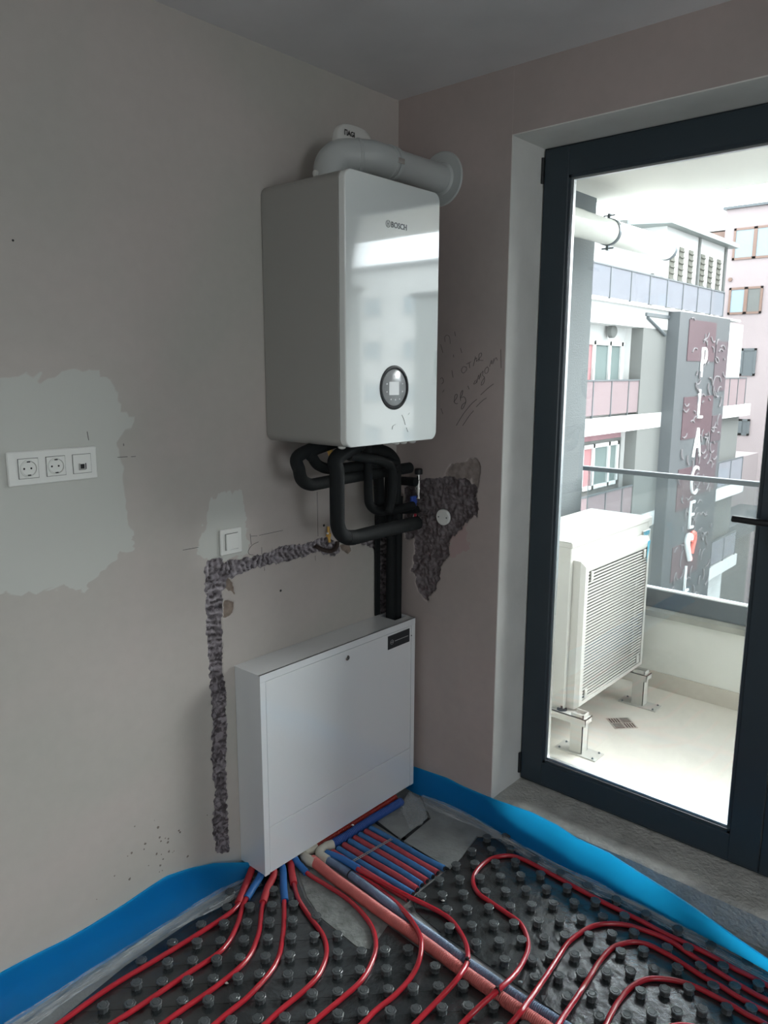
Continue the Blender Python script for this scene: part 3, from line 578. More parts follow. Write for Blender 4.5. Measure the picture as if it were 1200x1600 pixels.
red_pipe([(-0.1758,-1.785,0.0125),(-0.1616,-1.628,0.0125),(-0.159,-1.522,0.0125),(-0.1525,-1.438,0.0125),(-0.1552,-1.322,0.0125),(-0.151,-1.216,0.0125),(-0.1511,-1.112,0.0125),(-0.1449,-0.9902,0.0125),(-0.137,-0.8778,0.0125),(-0.132,-0.7663,0.0125),(-0.1493,-0.7064,0.0125),(-0.2113,-0.6661,0.0125),(-0.2983,-0.6646,0.0125),(-0.3627,-0.6894,0.0125),(-0.4016,-0.7386,0.0125),(-0.4129,-0.8001,0.0125),(-0.4218,-0.8711,0.0125),(-0.4323,-0.928,0.0125),(-0.4641,-0.9719,0.0125),(-0.5154,-1.01,0.014),(-0.603,-1.039,0.03),(-0.6777,-1.051,0.042),(-0.7553,-1.049,0.048),(-0.8202,-1.033,0.032),(-0.8761,-1.019,0.0125),(-0.9983,-1.019,0.0125)], 'red heating pipe running along the door strip and turning back in an S-bend', ties=[(-0.7553,-1.049,0.048)])
red_pipe([(-0.2433,-1.799,0.0125),(-0.2228,-1.658,0.0125),(-0.2218,-1.614,0.0125),(-0.2158,-1.553,0.0125),(-0.2094,-1.508,0.0125),(-0.2015,-1.459,0.0125),(-0.1907,-1.4,0.0125),(-0.178,-1.348,0.0125),(-0.1791,-1.295,0.0125),(-0.1888,-1.245,0.0125),(-0.2044,-1.197,0.0125),(-0.2345,-1.154,0.0125),(-0.2814,-1.119,0.0125),(-0.345,-1.101,0.0125),(-0.405,-1.093,0.0125),(-0.4773,-1.099,0.0125),(-0.561,-1.111,0.02),(-0.6498,-1.126,0.036),(-0.7214,-1.134,0.043),(-0.7798,-1.14,0.048),(-0.8214,-1.133,0.034),(-0.9053,-1.123,0.0125)], 'outermost of the red pipe bends beside the blue strip of the door')
red_pipe([(-0.279,-1.759,0.0125),(-0.2694,-1.657,0.0125),(-0.269,-1.613,0.0125),(-0.2662,-1.568,0.0125),(-0.2582,-1.52,0.0125),(-0.2577,-1.472,0.0125),(-0.2494,-1.421,0.0125),(-0.2407,-1.368,0.0125),(-0.2397,-1.337,0.0125),(-0.2402,-1.291,0.0125),(-0.2611,-1.25,0.0125),(-0.3036,-1.22,0.0125),(-0.3437,-1.208,0.0125),(-0.4107,-1.205,0.0125),(-0.4853,-1.21,0.0125),(-0.5677,-1.216,0.0125),(-0.6567,-1.227,0.028),(-0.7333,-1.237,0.042),(-0.813,-1.246,0.046)], 'middle one of the red pipe bends beside the blue strip of the door')
red_pipe([(-0.3227,-1.753,0.0125),(-0.3145,-1.656,0.0125),(-0.3148,-1.613,0.0125),(-0.3102,-1.567,0.0125),(-0.3104,-1.522,0.0125),(-0.3106,-1.476,0.0125),(-0.3207,-1.431,0.0125),(-0.3395,-1.392,0.0125),(-0.367,-1.357,0.0125),(-0.4,-1.335,0.0125),(-0.4526,-1.32,0.0125),(-0.5099,-1.316,0.0125),(-0.5625,-1.318,0.0125),(-0.6159,-1.324,0.0125),(-0.7134,-1.339,0.0125)], 'innermost fully seen red pipe bend beside the door strip')
red_pipe([(-0.4638,-1.677,0.0125),(-0.4489,-1.59,0.0125),(-0.4541,-1.531,0.0125),(-0.4774,-1.486,0.0125),(-0.5202,-1.457,0.0125),(-0.5789,-1.444,0.0125),(-0.6546,-1.449,0.0125)], 'red pipe bend just showing at the lower edge, inside all others')

def insulated(path, r, m, label, cat='pipe', marks=()):
    P = resample(smooth_path(path, 8), 0.0030); t = Thing('insulated_pipe', tuple(P[0]), label, cat, 'ribbed insulated pipes')
    t.part('jacket', MB().tube(P, r, 16, radii=[r+(.0010 if i % 2 else -.0008) for i in range(len(P))]), m); PIPES.append((P, r)); return t
ti = insulated([(-0.6783,-0.1741,0.024),(-0.6908,-0.2995,0.0195),(-0.7009,-0.4374,0.0195),(-0.7103,-0.5659,0.0195),(-0.716,-0.6807,0.0195),(-0.7234,-0.7824,0.0195),(-0.7322,-0.8724,0.0195),(-0.739,-0.9777,0.0195),(-0.7442,-1.078,0.0195),(-0.7456,-1.183,0.0195),(-0.7489,-1.309,0.0195)], 0.0185, M['ins_red'], 'thick ribbed red insulated pipe running diagonally from the cabinet')
tb = insulated([(-0.6399,-0.207,0.022),(-0.6307,-0.2387,0.016),(-0.6351,-0.3332,0.016),(-0.6464,-0.4361,0.016),(-0.6561,-0.5298,0.016),(-0.6743,-0.6903,0.016),(-0.6804,-0.77,0.016),(-0.6916,-0.8725,0.016),(-0.6965,-0.9296,0.016),(-0.6984,-0.9805,0.016),(-0.7046,-1.075,0.016),(-0.7025,-1.16,0.016),(-0.7025,-1.21,0.016),(-0.7071,-1.345,0.016)], 0.0148, M['ins_blue'], 'ribbed blue-grey insulated pipe beside the thick red one')
tp = [(-0.6351,-0.3332,0.016),(-0.6359,-0.3404,0.016)]; d = (Vector(tp[1])-Vector(tp[0])).normalized(); tb.part('cable_tie', MB().lathe(tp[0], d, [(0, .0165), (.004, .0165)], 16), M['black'], label='black cable tie')
# corrugated conduits under the cabinet front and their cream elbows
for path, r, m, lb in (([(-0.5662,-0.1594,0.019),(-0.474,-0.1633,0.019),(-0.334,-0.1627,0.019),(-0.2382,-0.166,0.019),(-0.1454,-0.1685,0.019)], .0165, 'corr_blue', 'dark blue corrugated pipe along the foot of the cabinet'),
                       ([(-0.6277,-0.1273,0.022),(-0.5191,-0.126,0.022),(-0.4125,-0.1288,0.022),(-0.2186,-0.1307,0.022),(-0.1411,-0.1287,0.022)], .0125, 'corr_red', 'red corrugated pipe tucked under the cabinet front edge')):
    P = [Vector(p) for p in path]; t = Thing('corrugated_pipe', (P[0].x, P[0].y, 0.001), lb, 'pipe', 'corrugated pipes under the cabinet'); t.part('hose', ribbed(path, r, 0.0017, 0.0078, 16), M[m])
for path, r, lb in (([(-0.5567,-0.1639,0.019),(-0.5899,-0.1554,0.021),(-0.6233,-0.1618,0.022),(-0.639,-0.1887,0.021),(-0.6385,-0.2193,0.019)], .0178, 'cream elbow fitting joining the blue corrugated and blue-grey pipes'), ([(-0.6138,-0.127,0.023),(-0.6492,-0.1253,0.024),(-0.6793,-0.1328,0.024),(-0.6869,-0.1623,0.023),(-0.6813,-0.1948,0.022)], .0178, 'cream elbow fitting at the start of the thick red pipe')):
    P = smooth_path(path, 6); single('elbow_fitting', MB().tube(P, r, 18, radii=[r*(1.0 if 5 < i < len(P)-6 else 1.10) for i in range(len(P))]), M['elbow'], lb, 'pipe fitting', 'cream elbow fittings')
# row of short tubes under a perforated strap
row = [
 ([(-0.3704, -0.1924, 0.012), (-0.3708, -0.3194, 0.012), (-0.3781, -0.467, 0.012), (-0.3742, -0.5676, 0.012)], 'tube_blue', 'outermost blue tube of the row, next to the grey floor boards'),
 ([(-0.4001, -0.1917, 0.012), (-0.4025, -0.3269, 0.012), (-0.4092, -0.461, 0.012), (-0.4105, -0.5654, 0.012)], 'tube_red', 'first red tube of the row beyond the outermost blue one'),
 ([(-0.4311, -0.1891, 0.012), (-0.4313, -0.319, 0.012), (-0.4348, -0.4663, 0.012), (-0.4401, -0.5646, 0.012)], 'tube_blue', 'second blue tube of the row counted from the floor boards'),
 ([(-0.46, -0.1885, 0.012), (-0.4633, -0.3309, 0.012), (-0.4679, -0.4627, 0.012), (-0.4737, -0.5643, 0.012)], 'tube_red', 'second red tube of the row counted from the floor boards'),
 ([(-0.4885, -0.1879, 0.012), (-0.4912, -0.3231, 0.012), (-0.495, -0.4545, 0.012), (-0.5024, -0.5635, 0.012)], 'tube_blue', 'third blue tube of the row counted from the floor boards'),
 ([(-0.5212, -0.1882, 0.012), (-0.5245, -0.3205, 0.012), (-0.5249, -0.4645, 0.012), (-0.5318, -0.5666, 0.012)], 'tube_red', 'third red tube of the row counted from the floor boards'),
 ([(-0.5533, -0.1886, 0.012), (-0.5571, -0.3013, 0.012), (-0.559, -0.4476, 0.012), (-0.5607, -0.5696, 0.012)], 'tube_blue', 'blue tube of the row beside the bright red pipe'),
 ([(-0.5822, -0.1861, 0.012), (-0.5839, -0.2769, 0.012), (-0.5877, -0.4419, 0.012), (-0.5916, -0.5747, 0.012)], 'tube_red', 'dusty red tube partly under the bright red pipe'),
]
for P, mn, lb in row:
    Q = resample(smooth_path(P, 6), 0.0025); n = len(Q)
    t = Thing('row_tube', P[0], lb, 'pipe', 'row of short blue and red tubes'); t.part('jacket', MB().tube(Q, .0118, 12, radii=[.0118+(.0004 if i % 2 else -.0003) for i in range(n)]), M[mn])
    t.part('end_core', MB().tube([Q[-1]-(Q[-1]-Q[-2])*0.2, Q[-1]+(Q[-1]-Q[-2]).normalized()*.004], .008, 10), M['black'])
sp = [Vector(p) for p in [(-0.5858,-0.2988,0.026),(-0.494,-0.3091,0.026),(-0.3839,-0.3173,0.026)]]
ms = MB(); n = 22
for i in range(n):
    a = sp[0].lerp(sp[2], i/n); b = sp[0].lerp(sp[2], (i+1)/n); dd = (b-a).normalized(); w = Vector((-dd.y, dd.x, 0))*.0055
    a2 = a+dd*.0018
    for (p, q, s0, s1) in ((a, a2, -1, 1), (a2, b, -1, -.45), (a2, b, .45, 1)):
        ms.prism([p+w*s0, q+w*s0, q+w*s1, p+w*s1], (0, 0, .0012))
single('perforated_strap', ms, M['zinc'], 'perforated zinc strap lying across the row of tubes', 'strap', smooth=False)

# ================================================================ stud mats
def inside(poly, x, y):
    c = False; n = len(poly)
    for i in range(n):
        ax, ay = poly[i][:2]; bx, by = poly[(i+1) % n][:2]
        if (ay > y) != (by > y) and x < (bx-ax)*(y-ay)/(by-ay)+ax: c = not c
    return c
def edge_dist(poly, x, y):
    m = 9
    for i in range(len(poly)):
        ax, ay = poly[i][:2]; bx, by = poly[(i+1) % len(poly)][:2]; ex, ey = bx-ax, by-ay; t = max(0, min(1, ((x-ax)*ex+(y-ay)*ey)/(ex*ex+ey*ey))); m = min(m, math.hypot(x-ax-ex*t, y-ay-ey*t))
    return m
SEG = []
for e in PIPES:
    P, r = e if isinstance(e, tuple) else (e, PR)
    st_ = max(1, len(P)//160) if len(P) > 300 else 1
    SEG += [(p.x, p.y, r, p.z) for p in P[::st_]]
SA = np.array(SEG)
def stud_mb(x=0, y=0, z=0, n=16):
    return MB().lathe((x, y, z), (0, 0, 1), [(0, .0155), (.003, .0138), (.0130, .0130), (.0150, .0172), (.0175, .0176), (.0195, .0152), (.0190, .0100), (.0204, .0085), (.0204, .0005)], n, lobes=8, amp=0.055)
sm = stud_mb(); stud_me = sm.mesh('stud', M['stud'])
def stud_mat(poly, o, a, b, label):
    cx = sum(p[0] for p in poly)/len(poly); cy = sum(p[1] for p in poly)/len(poly)
    t = Thing('stud_mat', (cx, cy, 0.0), label, 'floor heating mat', 'black stud mats')
    sh = MB(); sh.prism([(p[0], p[1], 0.0008) for p in poly], (0, 0, 0.0035))
    t.part('sheet', sh, M['mat_black'], smooth=False)
    ribs = MB(); out = MB(); cnt = 0; da = Vector((*a, 0)); db = Vector((*b, 0))
    for i in range(-60, 40):
        for j in range(-60, 60):
            x = o[0]+i*a[0]+j*b[0]; y = o[1]+i*a[1]+j*b[1]
            if not inside(poly, x, y) or edge_dist(poly, x, y) < .012: continue
            # thin ridges of the sheet from stud to stud
            c = Vector((x, y, .0042)); na = da.normalized(); pa = Vector((-na.y, na.x, 0))
            for sgn in (-.0035, .0035):
                q = c+pa*sgn; e = q-na*(da.length*0.78); s_ = q-na*.013
                if inside(poly, e.x, e.y): ribs.prism([s_+pa*.0007, e+pa*.0007, e-pa*.0007, s_-pa*.0007], (0, 0, .0013))
            nb = db.normalized(); pb = Vector((-nb.y, nb.x, 0)); e = c+nb*(db.length*.8); s_ = c+nb*.014
            if inside(poly, e.x, e.y): ribs.prism([s_+pb*.0005, e+pb*.0005, e-pb*.0005, s_-pb*.0005], (0, 0, .0007))
            D = np.hypot(SA[:, 0]-x, SA[:, 1]-y); k = int(np.argmin(D-SA[:, 2])); gap = D[k]-SA[k, 2]
            if SA[k, 2] > .012 and gap < .012: continue
            if SA[k, 3] < .03 and gap < .0135:
                if D[k] < .004: continue
                push = .0135-gap; x += (x-SA[k, 0])/D[k]*push; y += (y-SA[k, 1])/D[k]*push
                if np.min(np.hypot(SA[:, 0]-x, SA[:, 1]-y)-SA[:, 2]) < .006: continue
            v = Vector((x+2.422, y+2.0721, -1.82)); dpt = v.dot(_F); px = 600+1184*v.dot(_R2)/dpt; py = 800-1184*v.dot(_U2)/dpt
            if -15 < px < 1215 and py < 1615 and cnt < 300:
                s = link(bpy.data.objects.new('stud', stud_me), t.o); s.location = (x-cx, y-cy, .0040); s.rotation_euler = (rnd.uniform(-.06, .06), rnd.uniform(-.06, .06), rnd.uniform(0, .8)); cnt += 1
            else: out.lathe((x, y, .004), (0, 0, 1), [(0, .013), (.0145, .0122), (.0165, .0158), (.021, .0150)], 10)
    t.part('sheet_ribs', ribs, M['mat_black'], smooth=False, kind='stuff')
    if out.v: t.part('outlying_studs', out, M['stud'], kind='stuff')
    return t, cnt
polyL = [(-1.896,-0.1424,0.004),(-1.672,-0.152,0.004),(-1.408,-0.1042,0.004),(-1.17,-0.0909,0.004),(-1.021,-0.0736,0.004),(-0.895,-0.0501,0.004),(-0.7601,-0.0227,0.004),(-0.6983,-0.0626,0.004),(-0.7572,-0.172,0.004),(-0.8199,-0.2887,0.004),(-0.8587,-0.4075,0.004),(-0.871,-0.5897,0.004),(-0.8488,-0.631,0.004),(-0.7282,-0.599,0.004),(-0.7427,-0.8105,0.004),(-0.7538,-1.011,0.004),(-0.7601,-1.188,0.004),(-0.7793,-1.326,0.004),(-0.9318,-1.404,0.004),(-1.602,-0.7452,0.004),(-1.966,-0.3367,0.004)]
polyR = [(-0.5735,-0.5744,0.004),(-0.3586,-0.5739,0.004),(-0.2519,-0.5676,0.004),(-0.1108,-0.5418,0.004),(-0.0367,-0.6055,0.004),(-0.0571,-0.7499,0.004),(-0.0715,-0.895,0.004),(-0.0836,-1.103,0.004),(-0.0838,-1.329,0.004),(-0.0973,-1.612,0.004),(-0.1161,-1.839,0.004),(-0.5569,-1.919,0.004),(-0.7468,-1.563,0.004),(-0.6832,-1.39,0.004),(-0.6689,-1.239,0.004),(-0.6556,-1.038,0.004),(-0.6441,-0.901,0.004),(-0.6406,-0.7846,0.004),(-0.6253,-0.6871,0.004),(-0.6129,-0.6269,0.004)]
tL, cL = stud_mat(polyL, (.1063, .0522), (.0552, .0555), (.0542, -.0525), 'black stud mat under the fan of red pipes on the left')
tR, cR = stud_mat(polyR, (.0512, .0165), (.0551, .0563), (.055, -.0515), 'black stud mat between the ribbed pipes and the door strip')
print('studs', cL, cR)
# torn flaps of the mat along the blue-grey pipe
fl_pts = [(-0.6247,-0.6222,0.006),(-0.6225,-0.6848,0.006),(-0.6474,-0.7634,0.006),(-0.6431,-0.8277,0.006),(-0.6489,-0.887,0.006),(-0.6367,-0.9563,0.006),(-0.6462,-1.06,0.006),(-0.652,-1.146,0.006)]
tm = MB()
for i, p in enumerate(fl_pts):
    p = Vector(p); a = rnd.uniform(0, 6); s_ = rnd.uniform(.010, .018)
    q = [p+Vector((math.cos(a+k*1.3)*s_*rnd.uniform(.6, 1.3), math.sin(a+k*1.3)*s_*rnd.uniform(.6, 1.3), rnd.uniform(0, .014))) for k in range(4)]
    tm.prism(q, (0, 0, .0015))
tR.part('torn_edge', tm, M['mat_black'], kind='stuff')
# small white crumbs of plaster
for (u, lb) in (([(-0.4349,-0.154,0.038)][0], 'white plaster crumb on the red corrugated pipe under the cabinet'), ([(-0.5124,-0.6664,0.006)][0], 'tiny white plaster crumb on the right stud mat'), ([(-1.24,-0.3978,0.006)][0], 'tiny pale plaster crumb on the left stud mat')):
    mb = MB(); mb.lathe(u, (0.3, 0.1, 1), [(0, .003), (.002, .006), (.004, .004), (.006, .001)], 7, 3, .3); single('plaster_crumb', mb, M['chalk'], lb, 'debris', 'plaster crumbs', smooth=False)

# ================================================================ manifold cabinet
cx0, cx1, cz0, cz1, cy = -.8736, -.037, .045, .807, -.141
cb = Thing('manifold_cabinet', ((cx0+cx1)/2, -.07, cz0), 'white steel manifold cabinet standing in the corner under the boiler', 'cabinet')
mb = MB(); mb.box((cx0, -.002, cz0), (cx0+.002, cy+.003, cz1-.001)).box((cx1-.002, -.002, cz0), (cx1, cy+.003, cz1-.001)).box((cx0+.002, -.001, cz0), (cx1-.002, -.003, cz1-.001)); cb.part('body', mb, M['white_cab'], smooth=False)
hx0, hx1, hy0, hy1 = -.118, -.032, -.012, -.100
mb = MB(); mb.box((cx0-.0015, -.001, cz1-.0025), (hx0, cy, cz1)).box((hx1, -.001, cz1-.0025), (cx1+.0015, cy, cz1)).box((hx0, -.001, cz1-.0025), (hx1, hy0, cz1)).box((hx0, hy1, cz1-.0025), (hx1, cy, cz1)); cb.part('top_panel', mb, M['white_cab'], smooth=False)
mb = MB(); mb.box((cx0-.0015, cy+.006, cz1-.026), (cx1+.0015, cy-.001, cz1)).box((cx0-.001, cy+.006, cz0-.002), (cx0+.022, cy-.0005, cz1-.027)).box((cx1-.022, cy+.006, cz0), (cx1+.001, cy-.0005, cz1-.027)); cb.part('front_frame', mb, M['white_cab'], smooth=False)
dr = cb.part('door', MB().box((cx0+.0245, cy+.008, .2245), (cx1-.0245, cy+.0002, cz1-.0285), .0012), M['white_cab'], smooth=False)
cb.part('lower_fascia', MB().box((cx0+.0235, cy+.008, cz0), (cx1-.0235, cy-.0002, .2225), .0012), M['white_cab'], smooth=False)
cb.part('door_gap_liner', B((cx0+.02, cy+.012, cz0+.003), (cx1-.02, cy+.009, cz1-.02)), M['gasket'], smooth=False)
mb = MB().lathe((-.446, cy, .748), (0, -1, 0), [(-.001, .0105), (.0015, .0105), (.003, .009), (.003, .0002)], 20); cb.part('lock', mb, M['chrome'], parent=dr, label='small round key lock')
lk = MB().box((-.4472, cy-.0034, .744), (-.4448, cy-.0028, .752)); cb.part('keyhole', lk, M['black'], parent=dr)
stk = cb.part('sticker', B((-.211, cy, .7125), (-.073, cy-.0008, .7705)), M['sticker'], parent=dr, smooth=False, label='dark grey sticker with a round emblem and a line of fine print')
mb = MB(); c0 = Vector((-.186, cy-.001, .7405)); n = 24
for k in range(n):
    a, b = 2*math.pi*k/n, 2*math.pi*(k+1)/n; q = [c0+Vector((math.cos(t)*r, 0, math.sin(t)*r)) for t, r in ((a, .0085), (b, .0085), (b, .0097), (a, .0097))]; mb.prism(q, (0, -.0003, 0))
mb.box((-.1925, cy-.0013, .7395), (-.1795, cy-.001, .7415)); mb.box((-.1925, cy-.0013, .735), (-.1915, cy-.001, .746)); mb.box((-.1805, cy-.0013, .735), (-.1795, cy-.001, .746))
xx = -.168
while xx < -.083:
    w = rnd.uniform(.0015, .004); mb.box((xx, cy-.0013, .7392), (xx+w, cy-.001, .7418)); xx += w+.0012
cb.part('sticker_print', mb, M['print'], parent=dr, smooth=False)
cb.part('screw', MB().lathe((-.060, cy, .735), (0, -1, 0), [(0, .003), (.002, .002)], 8), M['black'])

# ================================================================ boiler
bx0, bx1, bz0, bz1, by = -.7025, -.2352, 1.59, 2.43, -.391
bo = Thing('gas_boiler', ((bx0+bx1)/2, -.19, bz0), 'white wall-hung gas boiler with a glossy front hanging in the corner', 'boiler')
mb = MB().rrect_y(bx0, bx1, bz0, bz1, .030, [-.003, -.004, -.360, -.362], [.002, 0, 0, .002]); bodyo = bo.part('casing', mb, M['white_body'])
mb = MB().rrect_y(bx0+.003, bx1-.003, bz0+.003, bz1-.003, .028, [-.361, -.366]); bo.part('gap_gasket', mb, M['gasket'])
mb = MB().rrect_y(bx0, bx1, bz0, bz1, .030, [-.365, -.3655, -.386, -.3895, -.391], [.001, 0, 0, .001, .003], seg=8)
fr_o = bo.part('front_panel', mb, M['white_glass'], angle=14, label='glossy white front panel reflecting the daylight')
dc = (-.4700, by, 1.777)
mb = MB().lathe(dc, (0, -1, 0), [(-.001, .0735), (.0015, .0735), (.003, .0715), (.0030, .066), (.0005, .0645), (.0005, .055)], 48); bo.part('dial_ring', mb, M['gasket'], parent=fr_o, label='dark ring around the display')
dl = bo.part('dial', MB().lathe((dc[0]-.004, dc[1], dc[2]), (0, -1, 0), [(0, .060), (.0035, .060), (.0045, .0585), (.0045, .0005)], 48), M['dial'], parent=fr_o, label='round control panel')
bo.part('display', B((-.502, by-.0046, 1.753), (-.452, by-.0056, 1.797)), M['screen'], parent=fr_o, smooth=False, label='square display, its reflection painted white')  # reflected daylight is put into the white of the screen
mb = MB()
for dx, dz in ((-.003, .038), (-.043, .013), (-.043, -.013), (.037, .013), (.037, -.013), (-.022, -.038), (.000, -.040), (.022, -.038)):
    mb.box((dc[0]+dx-.0025, by-.0046, dc[2]+dz-.0022), (dc[0]+dx+.0025, by-.0052, dc[2]+dz+.0022))
bo.part('touch_keys', mb, M['screen'], parent=fr_o, smooth=False)
text('maker_name', 'BOSCH', .0245, (-.4915, by-.0003, 2.2865), M['logo'], fr_o, bo.loc, extrude=.0006, bold=.0006)
mb = MB(); c0 = Vector((-.5055, by-.0002, 2.2945)); n = 28
for k in range(n):
    a, b = 2*math.pi*k/n, 2*math.pi*(k+1)/n; mb.prism([c0+Vector((math.cos(t)*r, 0, math.sin(t)*r)) for t, r in ((a, .0098), (b, .0098), (b, .0114), (a, .0114))], (0, -.0008, 0))
mb.box((-.509, by-.001, 2.2935), (-.502, by, 2.2955)).box((-.5095, by-.001, 2.287), (-.5083, by, 2.302)).box((-.5027, by-.001, 2.287), (-.5015, by, 2.302)); bo.part('round_emblem', mb, M['logo'], parent=fr_o, smooth=False)
for i, (x, y) in enumerate(((-.62, -.17), (-.64, -.31), (-.40, -.34), (-.36, -.34), (-.31, -.34))):
    bo.part('bottom_nub', MB().lathe((x, y, bz0+.001), (0, 0, -1), [(0, .014), (.010, .013), (.014, .008)], 12), M['white_plastic'])
# faint scuffs on the lower front
mb = MB()
for pts in ([(-0.43,-0.3915,1.685),(-0.4196,-0.3915,1.67),(-0.4108,-0.3915,1.65)], [(-0.4055,-0.3915,1.641),(-0.3966,-0.3915,1.625)], [(-0.4797,-0.3915,1.638),(-0.4765,-0.3915,1.649),(-0.4632,-0.3915,1.654)], [(-0.3958,-0.3915,1.684),(-0.389,-0.3915,1.69)]):
    mb.tube(smooth_path(pts, 4), .0009, 5)
bo.part('scuff', mb, M['scuff'], parent=fr_o)

# flue: bend, elbow and horizontal run through the right wall
FR = .054
A0 = Vector((-.515, -.135, bz1)); FY, FZZ = -.216, 2.545
fp = [A0, A0+Vector((0, 0, .045)), A0+Vector((.004, -.003, .080)), A0+Vector((.025, -.014, .105)), A0+Vector((.055, -.03, .115)), Vector((-.385, FY+.012, FZZ+.004)), Vector((-.345, FY+.001, FZZ)), Vector((-.30, FY, FZZ)), Vector((.0, FY, FZZ))]
ft = Thing('flue_pipe', (A0.x, A0.y, bz1), 'white flue pipe bending from the boiler top through the wall to the balcony', 'flue pipe')
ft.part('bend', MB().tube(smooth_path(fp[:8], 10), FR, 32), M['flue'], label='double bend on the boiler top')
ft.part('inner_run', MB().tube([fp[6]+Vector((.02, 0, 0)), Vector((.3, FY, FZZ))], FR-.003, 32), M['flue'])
def ring(p, d, r, w, m, nm='collar', lab=None, bulge=.002):
    d = Vector(d).normalized(); return ft.part(nm, MB().lathe(Vector(p)-d*w/2, d, [(0, r), (w*.2, r+bulge), (w*.8, r+bulge), (w, r)], 32), m, label=lab)
mid = fp[4].lerp(fp[5], .45); dm = (fp[5]-fp[4]).normalized()
ring(mid, dm, FR+.0015, .012, M['flue']); ring(Vector((-.312, FY, FZZ)), (1, 0, 0), FR+.001, .010, M['flue']); ring(Vector((-.288, FY, FZZ)), (1, 0, 0), FR+.0005, .018, M['flue'])
ring(A0+Vector((0, 0, .008)), (0, 0, 1), FR+.006, .016, M['flue'])
ft.part('wall_flange', MB().lathe((0.001, FY, FZZ), (-1, 0, 0), [(0, .098), (.002, .098), (.006, .094), (.007, FR+.006), (.016, FR+.003), (.018, FR)], 40), M['flue'], label='round white wall flange')
ft.part('test_cap', MB().lathe((A0.x-FR+.003, A0.y+.005, bz1+.045), (-1, .1, 0), [(0, .010), (.012, .010), (.014, .007)], 14), M['white_plastic'])
mb = MB().box((-.318, FY-FR-.004, FZZ-.012), (-.285, FY-FR+.002, FZZ+.006), .001); ft.part('foil_tag', mb, M['chrome'], smooth=False)
OX = 2.26
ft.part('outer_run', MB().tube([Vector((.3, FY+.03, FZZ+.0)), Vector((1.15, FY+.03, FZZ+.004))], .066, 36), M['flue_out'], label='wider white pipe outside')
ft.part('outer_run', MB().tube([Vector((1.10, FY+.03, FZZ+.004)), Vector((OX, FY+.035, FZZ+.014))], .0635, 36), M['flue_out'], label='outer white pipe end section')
ft.part('end_rim', MB().lathe((OX-.004, FY+.035, FZZ+.014), (1, 0, 0), [(0, .066), (.03, .066), (.032, .060), (.012, .058), (.010, .001)], 32), M['o_clamp'])
cl = ft.part('pipe_clamp', MB().lathe((1.475, FY+.032, FZZ+.008), (1, 0, 0), [(0, .066), (0, .0685), (.024, .0685), (.024, .066)], 32), M['o_clamp'], label='grey pipe clamp')
for s_ in (1, -1):
    mb = MB().box((1.478, FY+.026, FZZ+.008+s_*.066), (1.496, FY+.040, FZZ+.008+s_*.092)); mb.tube([(1.487, FY+.000, FZZ+.008+s_*.082), (1.487, FY+.066, FZZ+.008+s_*.082)], .004, 8)
    ft.part('clamp_bolt', mb, M['o_clamp'], parent=cl, smooth=False)

# carbon monoxide alarm on the left wall
al = Thing('gas_alarm', (-.268, 0, 2.64), 'white rounded gas alarm on the left wall behind the flue bend', 'gas alarm')
mb = MB(); vs = []; n = 40; prof = [(0, 1.0), (-.018, 1.0), (-.026, .95), (-.031, .80), (-.033, .4)]
for y, s_ in prof:
    for k in range(n):
        a = 2*math.pi*k/n; ca, sa = math.cos(a), math.sin(a); e = .62
        vs.append((-.268+.099*s_*math.copysign(abs(ca)**e, ca), y-.0005, 2.628+.083*s_*math.copysign(abs(sa)**(.8 if sa > 0 else .5), sa)))
fs = [(j*n+k, j*n+(k+1) % n, (j+1)*n+(k+1) % n, (j+1)*n+k) for j in range(len(prof)-1) for k in range(n)]+[tuple(range((len(prof)-1)*n, len(prof)*n))]
mb.add(vs, fs); al.part('housing', mb, M['white_plastic'])
text('lettering', 'ПAGI', .024, (-.337, -.0335, 2.664), M['black'], al.o, al.loc, extrude=.0004, bold=.0008, sx=.95)
al.part('sound_slot', B((-.243, -.0325, 2.618), (-.240, -.0345, 2.628)), M['black'], smooth=False)

# insulated pipework between boiler, wall and cabinet
def black_pipe(path, r, label, n=8, collars=()):
    P = smooth_path(path, n); t = Thing('boiler_pipe', tuple(P[0]), label, 'pipe', 'black insulated pipes under the boiler')
    t.part('insulation', MB().tube(P, r, 18), M['rubber'])
    for a in collars:
        j = min(range(1, len(P)-1), key=lambda k: (P[k]-Vector(a)).length); d = (P[j+1]-P[j-1]).normalized(); t.part('seam_tape', MB().lathe(P[j]-d*.009, d, [(0, r+.001), (.018, r+.001)], 18), M['rubber2'], label='black seam tape')
black_pipe([(-.575, -.20, 1.592)]+[(-0.7315,-0.2,1.555),(-0.7312,-0.2,1.505),(-0.719,-0.2,1.472),(-0.6844,-0.2,1.453),(-0.6365,-0.2,1.452),(-0.5108,-0.2,1.457),(-0.3048,-0.2,1.46),(-0.154,-0.2,1.461)], .0215, 'black insulated pipe leaving the boiler at its left end')
black_pipe([(-.535, -.205, 1.592)]+[(-0.6781,-0.205,1.564),(-0.6726,-0.205,1.542),(-0.6433,-0.205,1.513),(-0.5792,-0.205,1.496),(-0.4498,-0.205,1.495),(-0.2445,-0.205,1.492)], .0185, 'black insulated pipe bending close below the boiler bottom')
black_pipe([(-.55, -.31, 1.592)]+[(-0.6547,-0.3,1.548),(-0.6538,-0.3,1.496),(-0.6537,-0.3,1.367),(-0.6511,-0.3,1.318),(-0.63,-0.3,1.284),(-0.5831,-0.3,1.267),(-0.4851,-0.3,1.267),(-0.3457,-0.3,1.267),(-0.2262,-0.3,1.266)], .0255, 'foremost black insulated pipe hanging lowest below the boiler', collars=[(-0.5989,-0.3,1.272),(-0.5799,-0.3,1.269)])
